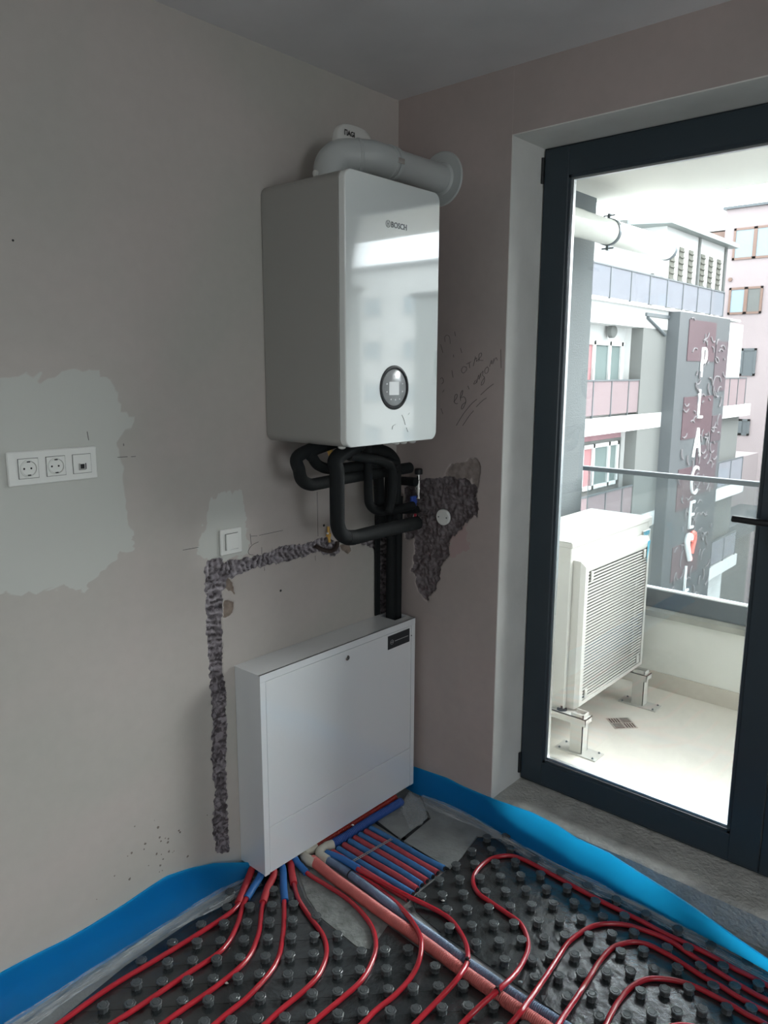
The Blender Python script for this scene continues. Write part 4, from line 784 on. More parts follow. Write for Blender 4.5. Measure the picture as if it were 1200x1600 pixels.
black_pipe([(-.44, -.24, 1.592)]+[(-0.4326,-0.23,1.533),(-0.4259,-0.23,1.491),(-0.4242,-0.23,1.397),(-0.4156,-0.23,1.353),(-0.3736,-0.23,1.324),(-0.2941,-0.23,1.316),(-0.1685,-0.23,1.317)], .0165, 'thin black insulated pipe in the middle turning right')
black_pipe([(-.47, -.20, 1.592)]+[(-0.4274,-0.2,1.554),(-0.3586,-0.2,1.548),(-0.2943,-0.2,1.534),(-0.2537,-0.2,1.507),(-0.2384,-0.2,1.466),(-0.237,-0.2,1.322)], .0215, 'black insulated pipe arching over below the boiler on the right')
black_pipe([(-.36, -.15, 1.592)]+[(-0.2593,-0.12,1.503),(-0.2441,-0.12,1.389),(-0.2362,-0.12,1.287),(-0.2129,-0.12,1.193)], .021, 'black insulated pipe dropping behind the middle ones')
black_pipe([(-.30, -.12, 1.592)]+[(-0.1575,-0.09,1.48),(-0.1489,-0.09,1.376),(-0.1482,-0.09,1.271),(-0.1513,-0.09,1.165)], .019, 'black insulated pipe dropping closest to the wall corner')
black_pipe([(-0.566,-0.27,1.547),(-0.4692,-0.27,1.53),(-0.3841,-0.27,1.509),(-0.3415,-0.27,1.475),(-0.3408,-0.27,1.38),(-0.3618,-0.27,1.323)], .017, 'black insulated pipe crossing below the boiler front')
black_pipe([(-0.06,-0.0614,1.387),(-0.06,-0.1231,1.39),(-0.06,-0.1567,1.391)], .018, 'short black insulated pipe leading to the upper valve')
black_pipe([(-0.06,-0.0485,1.262),(-0.06,-0.111,1.269),(-0.06,-0.1651,1.279)], .015, 'short black insulated pipe leading to the lower valves')
for x, lb in ((-.097, 'left one of the two black pipes dropping into the cabinet top'), (-.056, 'right one of the two black pipes dropping into the cabinet top')):
    t = Thing('riser_pipe', (x, -.056, .72), lb, 'pipe', 'black risers into the cabinet'); t.part('insulation', MB().tube([(x, -.056, .72), (x, -.056, 1.0), (x+.002, -.058, 1.32)], .0200, 18), M['rubber'])
t = Thing('riser_pipe', (-.128, -.03, .815), 'dark flat cable duct strip in the chased groove beside the risers', 'pipe', 'black risers into the cabinet'); t.part('insulation', MB().box((-.142, -.012, .812), (-.112, -.004, 1.30), .002), M['rubber'])
# gas pipe and small fittings
gp = Thing('gas_pipe', (-.60, -.16, 1.592), 'short brass-coloured gas pipe under the boiler bottom', 'pipe'); gp.part('tube', MB().tube([(-0.5784,-0.18,1.581),(-0.5694,-0.18,1.56),(-0.5572,-0.18,1.53),(-0.5224,-0.18,1.514)], .010, 12), M['brass'])
gt = Thing('gas_tap', tuple([(-0.4129,-0.012,1.189)][0]), 'small brass gas fitting at the end of the chiselled channel', 'gas fitting')
q = [(-0.4196,-0.016,1.241),(-0.4183,-0.016,1.21),(-0.4135,-0.016,1.179)]; gt.part('stem', MB().tube(q, .006, 10), M['brass']); gt.part('nut', MB().lathe(q[1], (0, -.1, 1), [(-.008, .008), (-.008, .011), (.004, .011), (.004, .008)], 6), M['brass'], smooth=False); gt.part('cap', MB().lathe([(-0.4346,-0.024,1.219)][0], (-.3, -1, 0), [(0, .004), (.006, .004)], 10), M['white_plastic'])
hs = Thing('pipe_stub', tuple([(-0.4499,0,1.155)][0]), 'dark pipe stub curving out of the right end of the channel', 'pipe'); hs.part('tube', MB().tube(smooth_path([(-0.4692,0.008,1.17),(-0.4291,0.004,1.148),(-0.3918,-0.004,1.138),(-0.3653,-0.006,1.151),(-0.3576,-0.002,1.17)], 6), .0085, 12), M['rust'])
# valves on the right wall
def valve(y, z, hm, hn, label, up):
    t = Thing('valve', (0.0, y, z), label, 'valve', 'valves on the chiselled wall')
    t.part('body', MB().tube([(0.012, y, z), (-.05, y, z)], .013, 12).lathe((-.028, y, z), (0, 0, 1 if up else -1), [(0, .012), (.018, .012), (.018, .009), (.034, .009)], 12), M['chrome'])
    return t
pv = [(-0.03,-0.1437,1.31),(-0.03,-0.148,1.246)]
v1 = valve(pv[0][1], pv[0][2], None, None, 'chrome filling valve with a dark cap and small blue handle', True)
y, z = pv[0][1], pv[0][2]
v1.part('upper_stem', MB().lathe((-.028, y, z+.034), (0, 0, 1), [(0, .011), (.012, .011), (.012, .014), (.020, .014), (.020, .0105), (.05, .0105), (.052, .008), (.075, .008)], 14), M['chrome'])
v1.part('cap', MB().lathe((-.028, y, z+.108), (0, 0, 1), [(0, .016), (.004, .017), (.02, .017), (.024, .013)], 10), M['gasket'], label='dark knurled cap')
v1.part('handle', MB().box((-.075, y-.006, z-.022), (-.045, y+.006, z+.022), .002), M['blueh'], label='small blue handle', smooth=False)
y, z = pv[1][1], pv[1][2]
v2 = valve(y, z, None, None, 'chrome valve with a red handle below the blue one', False)
v2.part('handle', MB().box((-.052, y-.006, z-.045), (-.036, y+.008, z+.012), .002), M['redh'], label='red handle', smooth=False)
# round blanking cover
dp = [(0,-0.2538,1.25)][0]
cv = Thing('blanking_cover', (0, dp[1], dp[2]), 'round white blanking cover in the chiselled area of the right wall', 'cover'); cv.part('disc', MB().lathe((.004, dp[1], dp[2]), (-1, 0, 0), [(0, .033), (.009, .033), (.011, .031), (.0115, .001)], 32), M['white_plastic'])
for s_ in (-1, 1): cv.part('screw', MB().lathe((-.0073, dp[1]+s_*.020, dp[2]), (-1, 0, 0), [(0, .0028), (.001, .0028)], 8), M['gasket'])

# ================================================================ sockets and switch
so = Thing('socket_strip', (-1.465, 0, 1.524), 'white triple wall frame with two power sockets and a network jack', 'power socket')
mb = MB(); mb.box((-1.591, -.0005, 1.524), (-1.339, -.008, 1.617), .003)
so.part('frame', mb, M['white_plastic'], smooth=False)
for k, x in enumerate((-1.536, -1.4605, -1.385)):
    z = 1.570; ins = so.part('insert', MB().box((x-.0265, -.008, z-.0265), (x+.0265, -.0105, z+.0265), .001), M['white_plastic'], smooth=False, label='network jack insert' if k == 2 else 'power socket insert')
    so.part('insert_gap', MB().box((x-.0275, -.0075, z-.0275), (x+.0275, -.0084, z+.0275)), M['gasket'], parent=ins, smooth=False)
    if k < 2:
        so.part('socket_well', MB().lathe((x, -.0105, z), (0, -1, 0), [(0, .0225), (.002, .0225), (.002, .0200), (.0004, .0190), (.0004, .0005)], 32), M['socket_in'], parent=ins)
        rm = MB().lathe((x, -.0105, z), (0, -1, 0), [(0, .0235), (.003, .0232), (.0034, .0222), (.0034, .0210), (.0010, .0200), (.0006, .0199)], 32); so.part('socket_rim', rm, M['white_plastic'], parent=ins)
        hm = MB()
        for dx in (-.0135, .0095) if False else (-.0125, .0065): hm.lathe((x+dx, -.0108, z), (0, -1, 0), [(0, .0028), (.0004, .0028)], 10)
        for s_ in (-1, 1): hm.box((x-.004, -.0105, z+s_*.0195), (x+.004, -.0135, z+s_*.0165))
        so.part('contacts', hm, M['gasket'], parent=ins, smooth=False)
    else:
        so.part('jack', MB().box((x-.006, -.0105, z-.014), (x+.006, -.0112, z-.001)).box((x+.0085, -.0105, z-.016), (x+.011, -.0118, z+.001)), M['black'], parent=ins, smooth=False)
        so.part('jack_surround', MB().box((x-.011, -.0105, z-.016), (x-.0065, -.0125, z+.001)).box((x-.011, -.0105, z-.018), (x+.0085, -.0122, z-.0145)), M['white_body'], parent=ins, smooth=False)
sw = Thing('light_switch', (-.873, 0, 1.213), 'white single light switch above the corner of the chiselled channel', 'light switch')
sw.part('frame', MB().box((-.919, -.0005, 1.213), (-.828, -.009, 1.3025), .003), M['white_plastic'], smooth=False)
rk = MB(); rk.add([(-.8985, -.009, 1.231), (-.8475, -.009, 1.231), (-.8475, -.009, 1.285), (-.8985, -.009, 1.285), (-.8985, -.0155, 1.231), (-.8475, -.0115, 1.231), (-.8475, -.0115, 1.285), (-.8985, -.0155, 1.285)], [(0,1,2,3),(4,5,6,7),(0,1,5,4),(1,2,6,5),(2,3,7,6),(3,0,4,7)])
sw.part('rocker', rk, M['white_plastic'], smooth=False); sw.part('rocker_gap', B((-.9000, -.0085, 1.2295), (-.846, -.0094, 1.2865)), M['gasket'], smooth=False)

# ================================================================ pencil writing and small marks on the walls
def pen(strokes, parent, nm, r=.0008, lab=None):
    mb = MB()
    for s_ in strokes:
        P = smooth_path(s_, 4) if len(s_) > 2 else [Vector(p) for p in s_]; mb.tube(P, r, 5)
    return single(nm, mb, M['pencil'], parent=parent, label=lab)
pen([[(-0.0004,-0.2475,1.957),(-0.0004,-0.2456,1.974),(-0.0004,-0.2566,1.968),(-0.0004,-0.2694,1.947),(-0.0004,-0.2712,1.935)] if False else [(-0.0004,-0.2462,1.945),(-0.0004,-0.2443,1.962),(-0.0004,-0.255,1.97),(-0.0004,-0.2675,1.961),(-0.0004,-0.2712,1.937)],
 [(-0.0004,-0.2915,1.982),(-0.0004,-0.2949,1.965)], [(-0.0004,-0.2246,1.935),(-0.0004,-0.2362,1.903)], [(-0.0004,-0.3204,1.919),(-0.0004,-0.3269,1.902)], [(-0.0004,-0.2876,1.895),(-0.0004,-0.2893,1.886)], [(-0.0004,-0.2814,1.835),(-0.0004,-0.2882,1.808)], [(-0.0004,-0.3589,1.777),(-0.0004,-0.3653,1.765)],
 [(-0.0004,-0.2458,1.76),(-0.0004,-0.2381,1.75)], [(-0.0004,-0.2315,1.687),(-0.0004,-0.2416,1.665)], [(-0.0004,-0.2259,1.802),(-0.0004,-0.2352,1.807),(-0.0004,-0.2419,1.792),(-0.0004,-0.2326,1.782)]], wr, 'pencil_mark', .0007)
pen([[(-0.0004,-0.3509,1.847),(-0.0004,-0.3359,1.849),(-0.0004,-0.3272,1.835),(-0.0004,-0.3365,1.825),(-0.0004,-0.3512,1.837),(-0.0004,-0.3494,1.849)], [(-0.0004,-0.3506,1.859),(-0.0004,-0.3711,1.868)], [(-0.0004,-0.3624,1.864),(-0.0004,-0.3659,1.844)],
 [(-0.0004,-0.3911,1.887),(-0.0004,-0.382,1.852)], [(-0.0004,-0.3857,1.873),(-0.0004,-0.3971,1.882),(-0.0004,-0.3961,1.868),(-0.0004,-0.406,1.878),(-0.0004,-0.4063,1.868)], [(-0.0004,-0.4004,1.873),(-0.0004,-0.4173,1.889),(-0.0004,-0.4169,1.9),(-0.0004,-0.407,1.894),(-0.0004,-0.409,1.875),(-0.0004,-0.4265,1.873)]], wr, 'pencil_writing', .0008, 'pencilled upper word of handwriting')
pen([[(-0.0004,-0.3939,1.799),(-0.0004,-0.3855,1.784),(-0.0004,-0.3971,1.789),(-0.0004,-0.4025,1.804),(-0.0004,-0.4001,1.789)], [(-0.0004,-0.4026,1.801),(-0.0004,-0.4079,1.818),(-0.0004,-0.4099,1.802),(-0.0004,-0.4164,1.825),(-0.0004,-0.417,1.809)], [(-0.0004,-0.4193,1.825),(-0.0004,-0.4278,1.833),(-0.0004,-0.4254,1.818),(-0.0004,-0.4344,1.809),(-0.0004,-0.4321,1.79),(-0.0004,-0.4208,1.78),(-0.0004,-0.4233,1.794),(-0.0004,-0.4344,1.809)],
 [(-0.0004,-0.4474,1.849),(-0.0004,-0.4362,1.84),(-0.0004,-0.4367,1.825),(-0.0004,-0.4481,1.828),(-0.0004,-0.4519,1.842),(-0.0004,-0.4445,1.849)], [(-0.0004,-0.4559,1.849),(-0.0004,-0.4637,1.873),(-0.0004,-0.4641,1.859),(-0.0004,-0.4747,1.879)], [(-0.0004,-0.4698,1.859),(-0.0004,-0.4831,1.882),(-0.0004,-0.489,1.872)], [(-0.0004,-0.5029,1.912),(-0.0004,-0.5068,1.844)]], wr, 'pencil_writing', .0008, 'pencilled slanting middle word of handwriting')
pen([[(-0.0004,-0.2937,1.714),(-0.0004,-0.3087,1.732),(-0.0004,-0.3083,1.744),(-0.0004,-0.2992,1.739),(-0.0004,-0.2968,1.714),(-0.0004,-0.3062,1.707),(-0.0004,-0.3123,1.71)], [(-0.0004,-0.3258,1.72),(-0.0004,-0.3265,1.749),(-0.0004,-0.3354,1.759),(-0.0004,-0.3328,1.742),(-0.0004,-0.324,1.73),(-0.0004,-0.3421,1.735),(-0.0004,-0.3516,1.718),(-0.0004,-0.3402,1.693),(-0.0004,-0.3312,1.688),(-0.0004,-0.3339,1.703),(-0.0004,-0.3517,1.716)]], wr, 'pencil_writing', .0009, 'pencilled lower letters of handwriting')
pen([[(-0.0004,-0.3084,1.623),(-0.0004,-0.3409,1.669),(-0.0004,-0.376,1.707),(-0.0004,-0.402,1.727)], [(-0.0004,-0.4191,1.744),(-0.0004,-0.4501,1.769),(-0.0004,-0.4752,1.786)], [(-0.0004,-0.3391,1.624),(-0.0004,-0.3683,1.662),(-0.0004,-0.3886,1.683)], [(-0.0004,-0.4,1.698),(-0.0004,-0.4285,1.723),(-0.0004,-0.4456,1.733)]], wr, 'underline_mark', .0009, 'double pencil underline')
pen([[(-1.27,-0.0004,1.578),(-1.238,-0.0004,1.577)], [(-1.226,-0.0004,1.576),(-1.211,-0.0004,1.576)], [(-1.248,-0.0004,1.617),(-1.248,-0.0004,1.61)], [(-1.359,-0.0004,1.659),(-1.356,-0.0004,1.634)], [(-1.061,-0.0004,1.259),(-1.002,-0.0004,1.258)]], wl, 'pencil_mark', .0009)
pen([[(-0.7859,-0.0004,1.269),(-0.783,-0.0004,1.23)], [(-0.7834,-0.0004,1.26),(-0.7549,-0.0004,1.257)], [(-0.7462,-0.0004,1.257),(-0.6358,-0.0004,1.258)], [(-0.7499,-0.0004,1.234),(-0.7789,-0.0004,1.227),(-0.7965,-0.0004,1.209),(-0.7913,-0.0004,1.196),(-0.7744,-0.0004,1.191)], [(-0.7361,-0.0004,1.212),(-0.7369,-0.0004,1.187)], [(-0.7268,-0.0004,1.137),(-0.7258,-0.0004,1.123)], [(-0.4617,-0.0004,1.381),(-0.4596,-0.0004,1.207)], [(-0.4761,-0.0004,1.134),(-0.4748,-0.0004,1.114)]], wl, 'pencil_mark', .0008)
for (p, r_) in (([(-0.6525,0,1.033)][0], .0045), ([(-1.524,0,2.159)][0], .0030), ([(-0.428,0,1.245)][0], .005)):
    o = single('screw_hole', MB().lathe((p[0], -.0002, p[2]), (0, -1, 0), [(0, r_), (.0006, r_), (.0006, .0003)], 12), M['gasket'], parent=wl)
mb = MB()
for k in range(34):
    u, v = rnd.gauss(245, 38), rnd.gauss(0, 1)
    x = -1.22+rnd.gauss(0, .10); z = .24+rnd.gauss(0, .06)+(.0 if x > -1.3 else -.03)
    if z < .16 or z > .42: continue
    w = rnd.uniform(.002, .006); mb.prism([(x+math.cos(a)*w*rnd.uniform(.5, 1), -.0002, z+math.sin(a)*w*rnd.uniform(.4, 1)) for a in np.linspace(0, 2*math.pi, 7)[:-1]], (0, -.0005, 0))
single('chipped_specks', mb, M['chip_m'], parent=wl, smooth=False, kind='stuff')

# ================================================================ the balcony
st_ = lambda n, m_, mt, lb, c='structure': single(n, m_, mt, lb, c, kind='structure', smooth=False)
ZB = 0.0; XO = 1.95
st_('floor_balcony', B((.30, -6, -.2), (XO+.05, 0.05, ZB)), M['o_floor'], 'pale cream balcony floor', 'floor')
st_('ceiling_balcony', B((.30, -6, 2.78), (XO, 0.05, 3.0)), M['o_ceil'], 'white underside of the slab above the balcony', 'ceiling')
st_('wall_balcony_end', B((.30, 0.0, -.2), (1.70, .25, 3.0)), M['o_grey'], 'grey rendered wall closing the balcony at its end', 'wall')
st_('wall_parapet', B((1.80, -6, -.2), (XO, 0.05, .44)), M['o_wall'], 'low off-white balcony parapet', 'wall')
st_('trim_3', B((1.79, -6, 0), (1.80, 0.0, .10)), M['o_skirt'], 'beige skirting at the foot of the parapet', 'skirting')
st_('trim_4', B((.30, Y0+.02, ZB), (.34, -5, ZS-.004)), M['o_wall'], 'outer face of the door threshold', 'threshold')
rs = MB().box((.30, -6, 3.0), (XO, 3, 9), 0).box((.30, .25, -.2), (.32, 4, 3.0)); st_('wall_outer_upper', rs, M['o_wall'], 'own house front above the balcony', 'wall')
cp = MB(); vs = []; ny = 60
for j in range(ny+1):
    y = -5+5.0*j/ny
    for (x, z) in ((1.765, .436), (1.763, .47), (1.78, .482), (1.97, .482), (1.97, .44)):
        vs.append((x+.003*float(fbm(np.array(y*9), np.array(z*40))), y, z+.004*float(fbm(np.array(y*12), np.array(x*20)))))
cp.add(vs, [(j*5+k, j*5+k+1, (j+1)*5+k+1, (j+1)*5+k) for j in range(ny) for k in range(4)]); st_('trim_5', cp, M['stone'], 'weathered stone coping on the parapet', 'coping')
rl = Thing('balcony_railing', (1.82, -2, .48), 'glass balcony railing with a slim grey top rail above the parapet', 'railing')
rl.part('bottom_channel', MB().box((1.80, -5, .484), (1.835, .03, .592)), M['channel'], smooth=False); rl.part('top_rail', MB().box((1.80, -5, 1.243), (1.84, .09, 1.270), .003), M['channel'], smooth=False)
rl.part('channel_lip', MB().box((1.797, -5, .592), (1.838, .03, .600)), M['alu'], smooth=False)
for a, b in ((0.02, -1.62), (-1.64, -3.3), (-3.32, -4.98)): rl.part('glass_panel', B((1.813, b, .60), (1.822, a, 1.243)), M['rail_glass'], smooth=False)
# outdoor unit
ac = Thing('outdoor_unit', (1.25, -.25, .16), 'cream air conditioner outdoor unit standing on two steel feet on the balcony', 'air conditioner')
ax0, ax1, ayf, ayb, az0, az1 = .79, 1.71, -.42, -.06, .185, 1.035
ac.part('casing', MB().box((ax0, ayb, az0), (ax1, ayf, az1-.022), .004), M['ac'], smooth=False)
ac.part('lid', MB().box((ax0-.004, ayb+.004, az1-.030), (ax1+.006, ayf-.006, az1), .005), M['ac'], smooth=False)
hx0, hx1, hz0, hz1, hy = .815, 1.60, .195, .945, -.478
hood = MB()
o4 = [(hx0, hz0), (hx1, hz0), (hx1, hz1), (hx0, hz1)]; bw = .052
i4 = [(hx0+bw, hz0+.03), (hx1-.035, hz0+.03), (hx1-.035, hz1-.05), (hx0+bw, hz1-.05)]
f4 = [(hx0+.02, hz0+.012), (hx1-.012, hz0+.012), (hx1-.012, hz1-.028), (hx0+.02, hz1-.028)]
vs = [(x, ayf-.0005, z) for x, z in o4]+[(x, hy+.018, z) for x, z in o4]+[(x, hy, z) for x, z in f4]+[(x, hy, z) for x, z in i4]+[(x, ayf-.001, z) for x, z in i4]
hood.add(vs, [(r*4+k, r*4+(k+1) % 4, (r+1)*4+(k+1) % 4, (r+1)*4+k) for r in range(4) for k in range(4)]); hd = ac.part('grille_frame', hood, M['ac'], smooth=False)
ac.part('coil_shadow', B((hx0+bw, ayf-.0015, hz0+.03), (hx1-.035, ayf-.003, hz1-.05)), M['ac_dark'], smooth=False)  # near-black sheet: the shade between the slats is put into its colour
slm = MB(); ns = 42
for k in range(ns):
    z = hz0+.036+(hz1-.05-hz0-.042)*k/(ns-1); slm.box((hx0+bw-.002, hy+.006, z-.0036), (hx1-.033, hy+.011, z+.0036))
ac.part('slats', slm, M['ac'], parent=hd, smooth=False, kind='stuff')
for x, z in ((hx0+.09, hz1-.085), (hx1-.075, hz1-.085), (hx0+.09, hz0+.06), (hx1-.075, hz0+.06)): ac.part('grille_clip', MB().box((x-.012, hy+.006, z-.024), (x+.012, hy-.003, z+.024), .003), M['ac'], parent=hd, smooth=False)
ac.part('front_side_panel', MB().box((hx1+.004, ayf+.001, .62), (ax1-.004, ayf-.012, .965), .004), M['ac'], smooth=False)
lab = ac.part('triangle_label', MB().prism([(hx1-.045, hy-.0006, .925), (hx1-.008, hy-.0006, .925), (hx1-.045, hy-.0006, .80)], (0, -.0006, 0)).prism([(hx1+.004, ayf-.0125, .93), (hx1+.055, ayf-.0125, .93), (hx1+.004, ayf-.0125, .79)], (0, -.0006, 0)), M['cyan'], smooth=False, label='cyan triangle of the maker label')
text('maker_name', 'DAIKIN', .034, (hx1+.004, ayf-.0135, .938), M['cyan'], ac.o, ac.loc, extrude=.0004, bold=.0012, sx=.72)
ac.part('energy_label', B((hx1+.006, ayf-.0122, .66), (ax1-.02, ayf-.0130, .76)), M['label_w'], smooth=False)
text('label_text', 'R32', .026, (hx1+.018, ayf-.0136, .722), M['cyan_grey'], ac.o, ac.loc, extrude=.0003) if False else None
ac.part('cable_cover', MB().box((ax1, -.30, .25), (ax1+.035, -.16, .52), .01), M['ac'], smooth=False)
ac.part('handle_recess', MB().box((ax1-.03, ayf-.002, az1-.06), (ax1+.030, ayf+.10, az1-.006), .004), M['ac'], smooth=False)
for i, (fx, wh) in enumerate(((.795, 'nearer the door wall'), (1.515, 'nearer the parapet'))):
    t = Thing('steel_foot', (fx, -.51, 0), 'white steel support foot of the outdoor unit '+wh, 'support foot', 'steel feet of the outdoor unit')
    t.part('base_plate', B((fx-.048, -.62, .0005), (fx+.048, -.405, .006)), M['ac'], smooth=False)
    t.part('post', MB().box((fx-.030, -.540, .006), (fx+.030, -.536, .205)).box((fx-.030, -.54, .006), (fx-.026, -.475, .205)).box((fx+.026, -.54, .006), (fx+.030, -.475, .205)), M['ac'], smooth=False)
    t.part('arm', MB().box((fx-.034, -.555, .160), (fx+.034, -.551, .188)).box((fx-.034, -.555, .184), (fx+.034, -.12, .188)).box((fx-.034, -.555, .150), (fx-.031, -.12, .188)).box((fx+.031, -.555, .150), (fx+.034, -.12, .188)), M['ac'], smooth=False)
    for dx, dy in ((-.036, -.60), (.036, -.60), (-.036, -.425), (.036, -.425)): t.part('bolt', MB().lathe((fx+dx, dy, .006), (0, 0, 1), [(0, .006), (.003, .006), (.003, .003), (.007, .003)], 8), M['o_clamp'])
    for dz in (.03, .13): t.part('slot', B((fx+.0301, -.515, dz), (fx+.0306, -.505, dz+.03)), M['ac_dark'], smooth=False)
    t.part('rubber_pad', MB().lathe((fx, -.41, .188), (0, 0, 1), [(-.0, .026), (.006, .024), (.007, .008), (.02, .008)], 12), M['gasket'], label='dark rubber mount')
dn = Thing('floor_drain', (1.22, -.54, 0), 'square slotted drain grate set diagonally in the balcony floor', 'drain')
dc_ = Vector((1.222, -.540, 0)); ca, sa = math.cos(R(-43)), math.sin(R(-43))
def rot2(px, py): return (dc_.x+px*ca-py*sa, dc_.y+px*sa+py*ca)
dm_ = MB(); L_ = .062
dm_.prism([(*rot2(-L_, -L_), .0004), (*rot2(L_, -L_), .0004), (*rot2(L_, L_), .0004), (*rot2(-L_, L_), .0004)], (0, 0, .0022)); dn.part('grate', dm_, M['drain'], smooth=False)
sl_ = MB()
for qx, qy, hor in ((-.030, .030, 0), (.030, .030, 1), (-.030, -.030, 1), (.030, -.030, 0)):
    for k in range(4):
        d = -.021+.014*k; a, b, c, e = (qx-.024, qy+d-.003, qx+.024, qy+d+.003) if hor else (qx+d-.003, qy-.024, qx+d+.003, qy+.024)
        sl_.prism([(*rot2(a, b), .0027), (*rot2(c, b), .0027), (*rot2(c, e), .0027), (*rot2(a, e), .0027)], (0, 0, .0003))
dn.part('slots', sl_, M['ac_dark'], smooth=False)

# ================================================================ houses across the street
def rect_y(mb, x0, x1, z0, z1, y, th): return mb.box((x0, y, z0), (x1, y+th, z1))
wb = Thing('apartment_building', (18, 8, -12), 'white apartment house with glass balconies and a dark sign tower', 'building')
GY, WYY = 5.7, 6.15
mb = MB(); mb.box((8, WYY, -12), (24.9, 16, 3.37)); mb.box((15.85, GY+.31, -12), (17.3, WYY, 3.24)); wb.part('core', mb, M['b_white'], smooth=False)
wb.part('side_wall', MB().box((15.84, GY+.01, -12), (17.32, GY+.3, 3.23)), M['b_grey'], smooth=False, label='plain grey wall beside the sign tower')
def slab(x0, x1, z0, z1): return wb.part('balcony_slab', MB().box((x0, GY, z0), (x1, WYY, z1)), M['b_white'], smooth=False)
wb.part('terrace_slab', MB().box((8, GY, 2.885), (17.3, WYY, 3.37)).box((17.3, GY+.3, 3.0), (22.6, WYY, 3.37)).box((8, GY-.12, 3.34), (22.7, WYY, 3.40)), M['b_white'], smooth=False)
def rail(x0, x1, z0, z1, gm, n, y=GY+.04, post=True):
    rt = wb.part('balcony_rail', MB().box((x0, y-.02, z1-.035), (x1, y+.03, z1)), M['b_dark'], smooth=False)
    w = (x1-x0)/n
    for k in range(n):
        wb.part('rail_panel', MB().box((x0+k*w+.015, y, z0), (x0+(k+1)*w-.015, y+.012, z1-.035)), gm, parent=rt, smooth=False)
        if post: wb.part('rail_post', MB().box((x0+(k+1)*w-.015, y-.015, z0-.06), (x0+(k+1)*w+.015, y+.03, z1)), M['b_dark'], parent=rt, smooth=False)
rail(8.6, 21.5, 3.46, 4.15, M['rail_grey'], 12)
for z0, zt in ((.42, .80), (-2.18, -1.80), (-4.75, -4.36)):
    slab(8, 17.29, z0, zt); slab(21.0, 24.9, z0, zt)
rail(8.8, 17.1, .86, 1.655, M['rail_rose'], 9); rail(21.05, 24.3, .80, 1.67, M['rail_rose'], 4)
rail(8.8, 17.1, -1.74, -.95, M['rail_rose'], 9); rail(21.05, 24.7, -1.76, -.95, M['rail_grey'], 3); rail(21.05, 24.7, -4.3, -3.5, M['rail_grey'], 3)
wb.part('rose_spandrel', MB().box((8, WYY-.03, .22), (15.84, WYY, .42)).box((8, GY+.2, -1.2), (15.0, GY+.25, -1.74)), M['b_rose'], smooth=False)
def win(T, x0, x1, z0, z1, y, fm, panes, out=-1, fw=.09):
    f = MB(); f.box((x0, y, z0), (x1, y+.08, z0+fw)).box((x0, y, z1-fw), (x1, y+.08, z1)).box((x0, y, z0), (x0+fw, y+.08, z1)).box((x1-fw, y, z0), (x1, y+.08, z1))
    a = x0+fw
    tot = sum(p[0] for p in panes); W = x1-x0-2*fw
    edges = []
    for k, (w_, pm) in enumerate(panes):
        b = a+W*w_/tot; edges.append((a, b, pm)); a = b
        if k < len(panes)-1: f.box((b-.045, y, z0), (b+.045, y+.08, z1))
    fo = T.part('window', f, fm, smooth=False)
    for a, b, pm in edges: T.part('pane', MB().box((a, y+.05, z0+fw), (b, y+.07, z1-fw)), pm, parent=fo, smooth=False)
win(wb, 12.9, 16.2, .80, 2.50, WYY-.1, M['b_white'], [(1.0, M['curtain']), (1.2, M['g_green']), (.9, M['g_green'])]) if False else None
sc = (WYY-.1+2.07)/(GY+2.07)
def sx_(x): return -2.42+(x+2.42)*sc
def sz_(z): return 1.832+(z-1.832)*sc
win(wb, sx_(12.2), sx_(14.75), .80, sz_(2.5), WYY-.1, M['b_white'], [(.9, M['b_grey']), (.45, M['curtain']), (1.0, M['g_green']), (.75, M['g_green'])])
win(wb, sx_(12.0), sx_(14.85), sz_(-.81), sz_(.22), WYY-.1, M['b_white'], [(1.3, M['g_green']), (.75, M['curtain']), (1.1, M['g_green']), (.6, M['g_green'])])
win(wb, sx_(12.0), sx_(14.85), sz_(-3.3), sz_(-2.2), WYY-.1, M['b_white'], [(1, M['g_green']), (1, M['g_green'])])
wb.part('grey_infill', MB().box((8, WYY-.04, -12), (15.84, WYY-.02, .22)), M['b_grey'], smooth=False)
for z0, z1 in ((-1.8, .40), (-4.3, -2.2)):
    win(wb, 21.3, 22.6, z0, z1-.1, WYY-.15, M['b_dark'], [(1, M['g_green']), (1, M['g_dark'])])
    wb.part('grey_infill', MB().box((22.9, WYY-.2, z0), (24.6, WYY-.1, z1)), M['b_grey'], smooth=False)
win(wb, 21.6, 22.8, .9, 2.6, WYY-.1, M['b_white'], [(1, M['b_white']), (1, M['g_green'])])
wb.part('wall_lamp', MB().lathe((sx_(14.0), WYY-.1, sz_(2.72)), (0, -1, 0), [(0, .15), (.10, .15), (.14, .10)], 14), M['b_grey'])
wb.part('sign_bracket', MB().box((15.86, GY-.05, 3.16), (17.3, GY+.02, 3.24)).tube([(15.95, GY-.03, 3.13), (17.1, GY-.03, 2.75)], .04, 8), M['b_dark'], smooth=False)
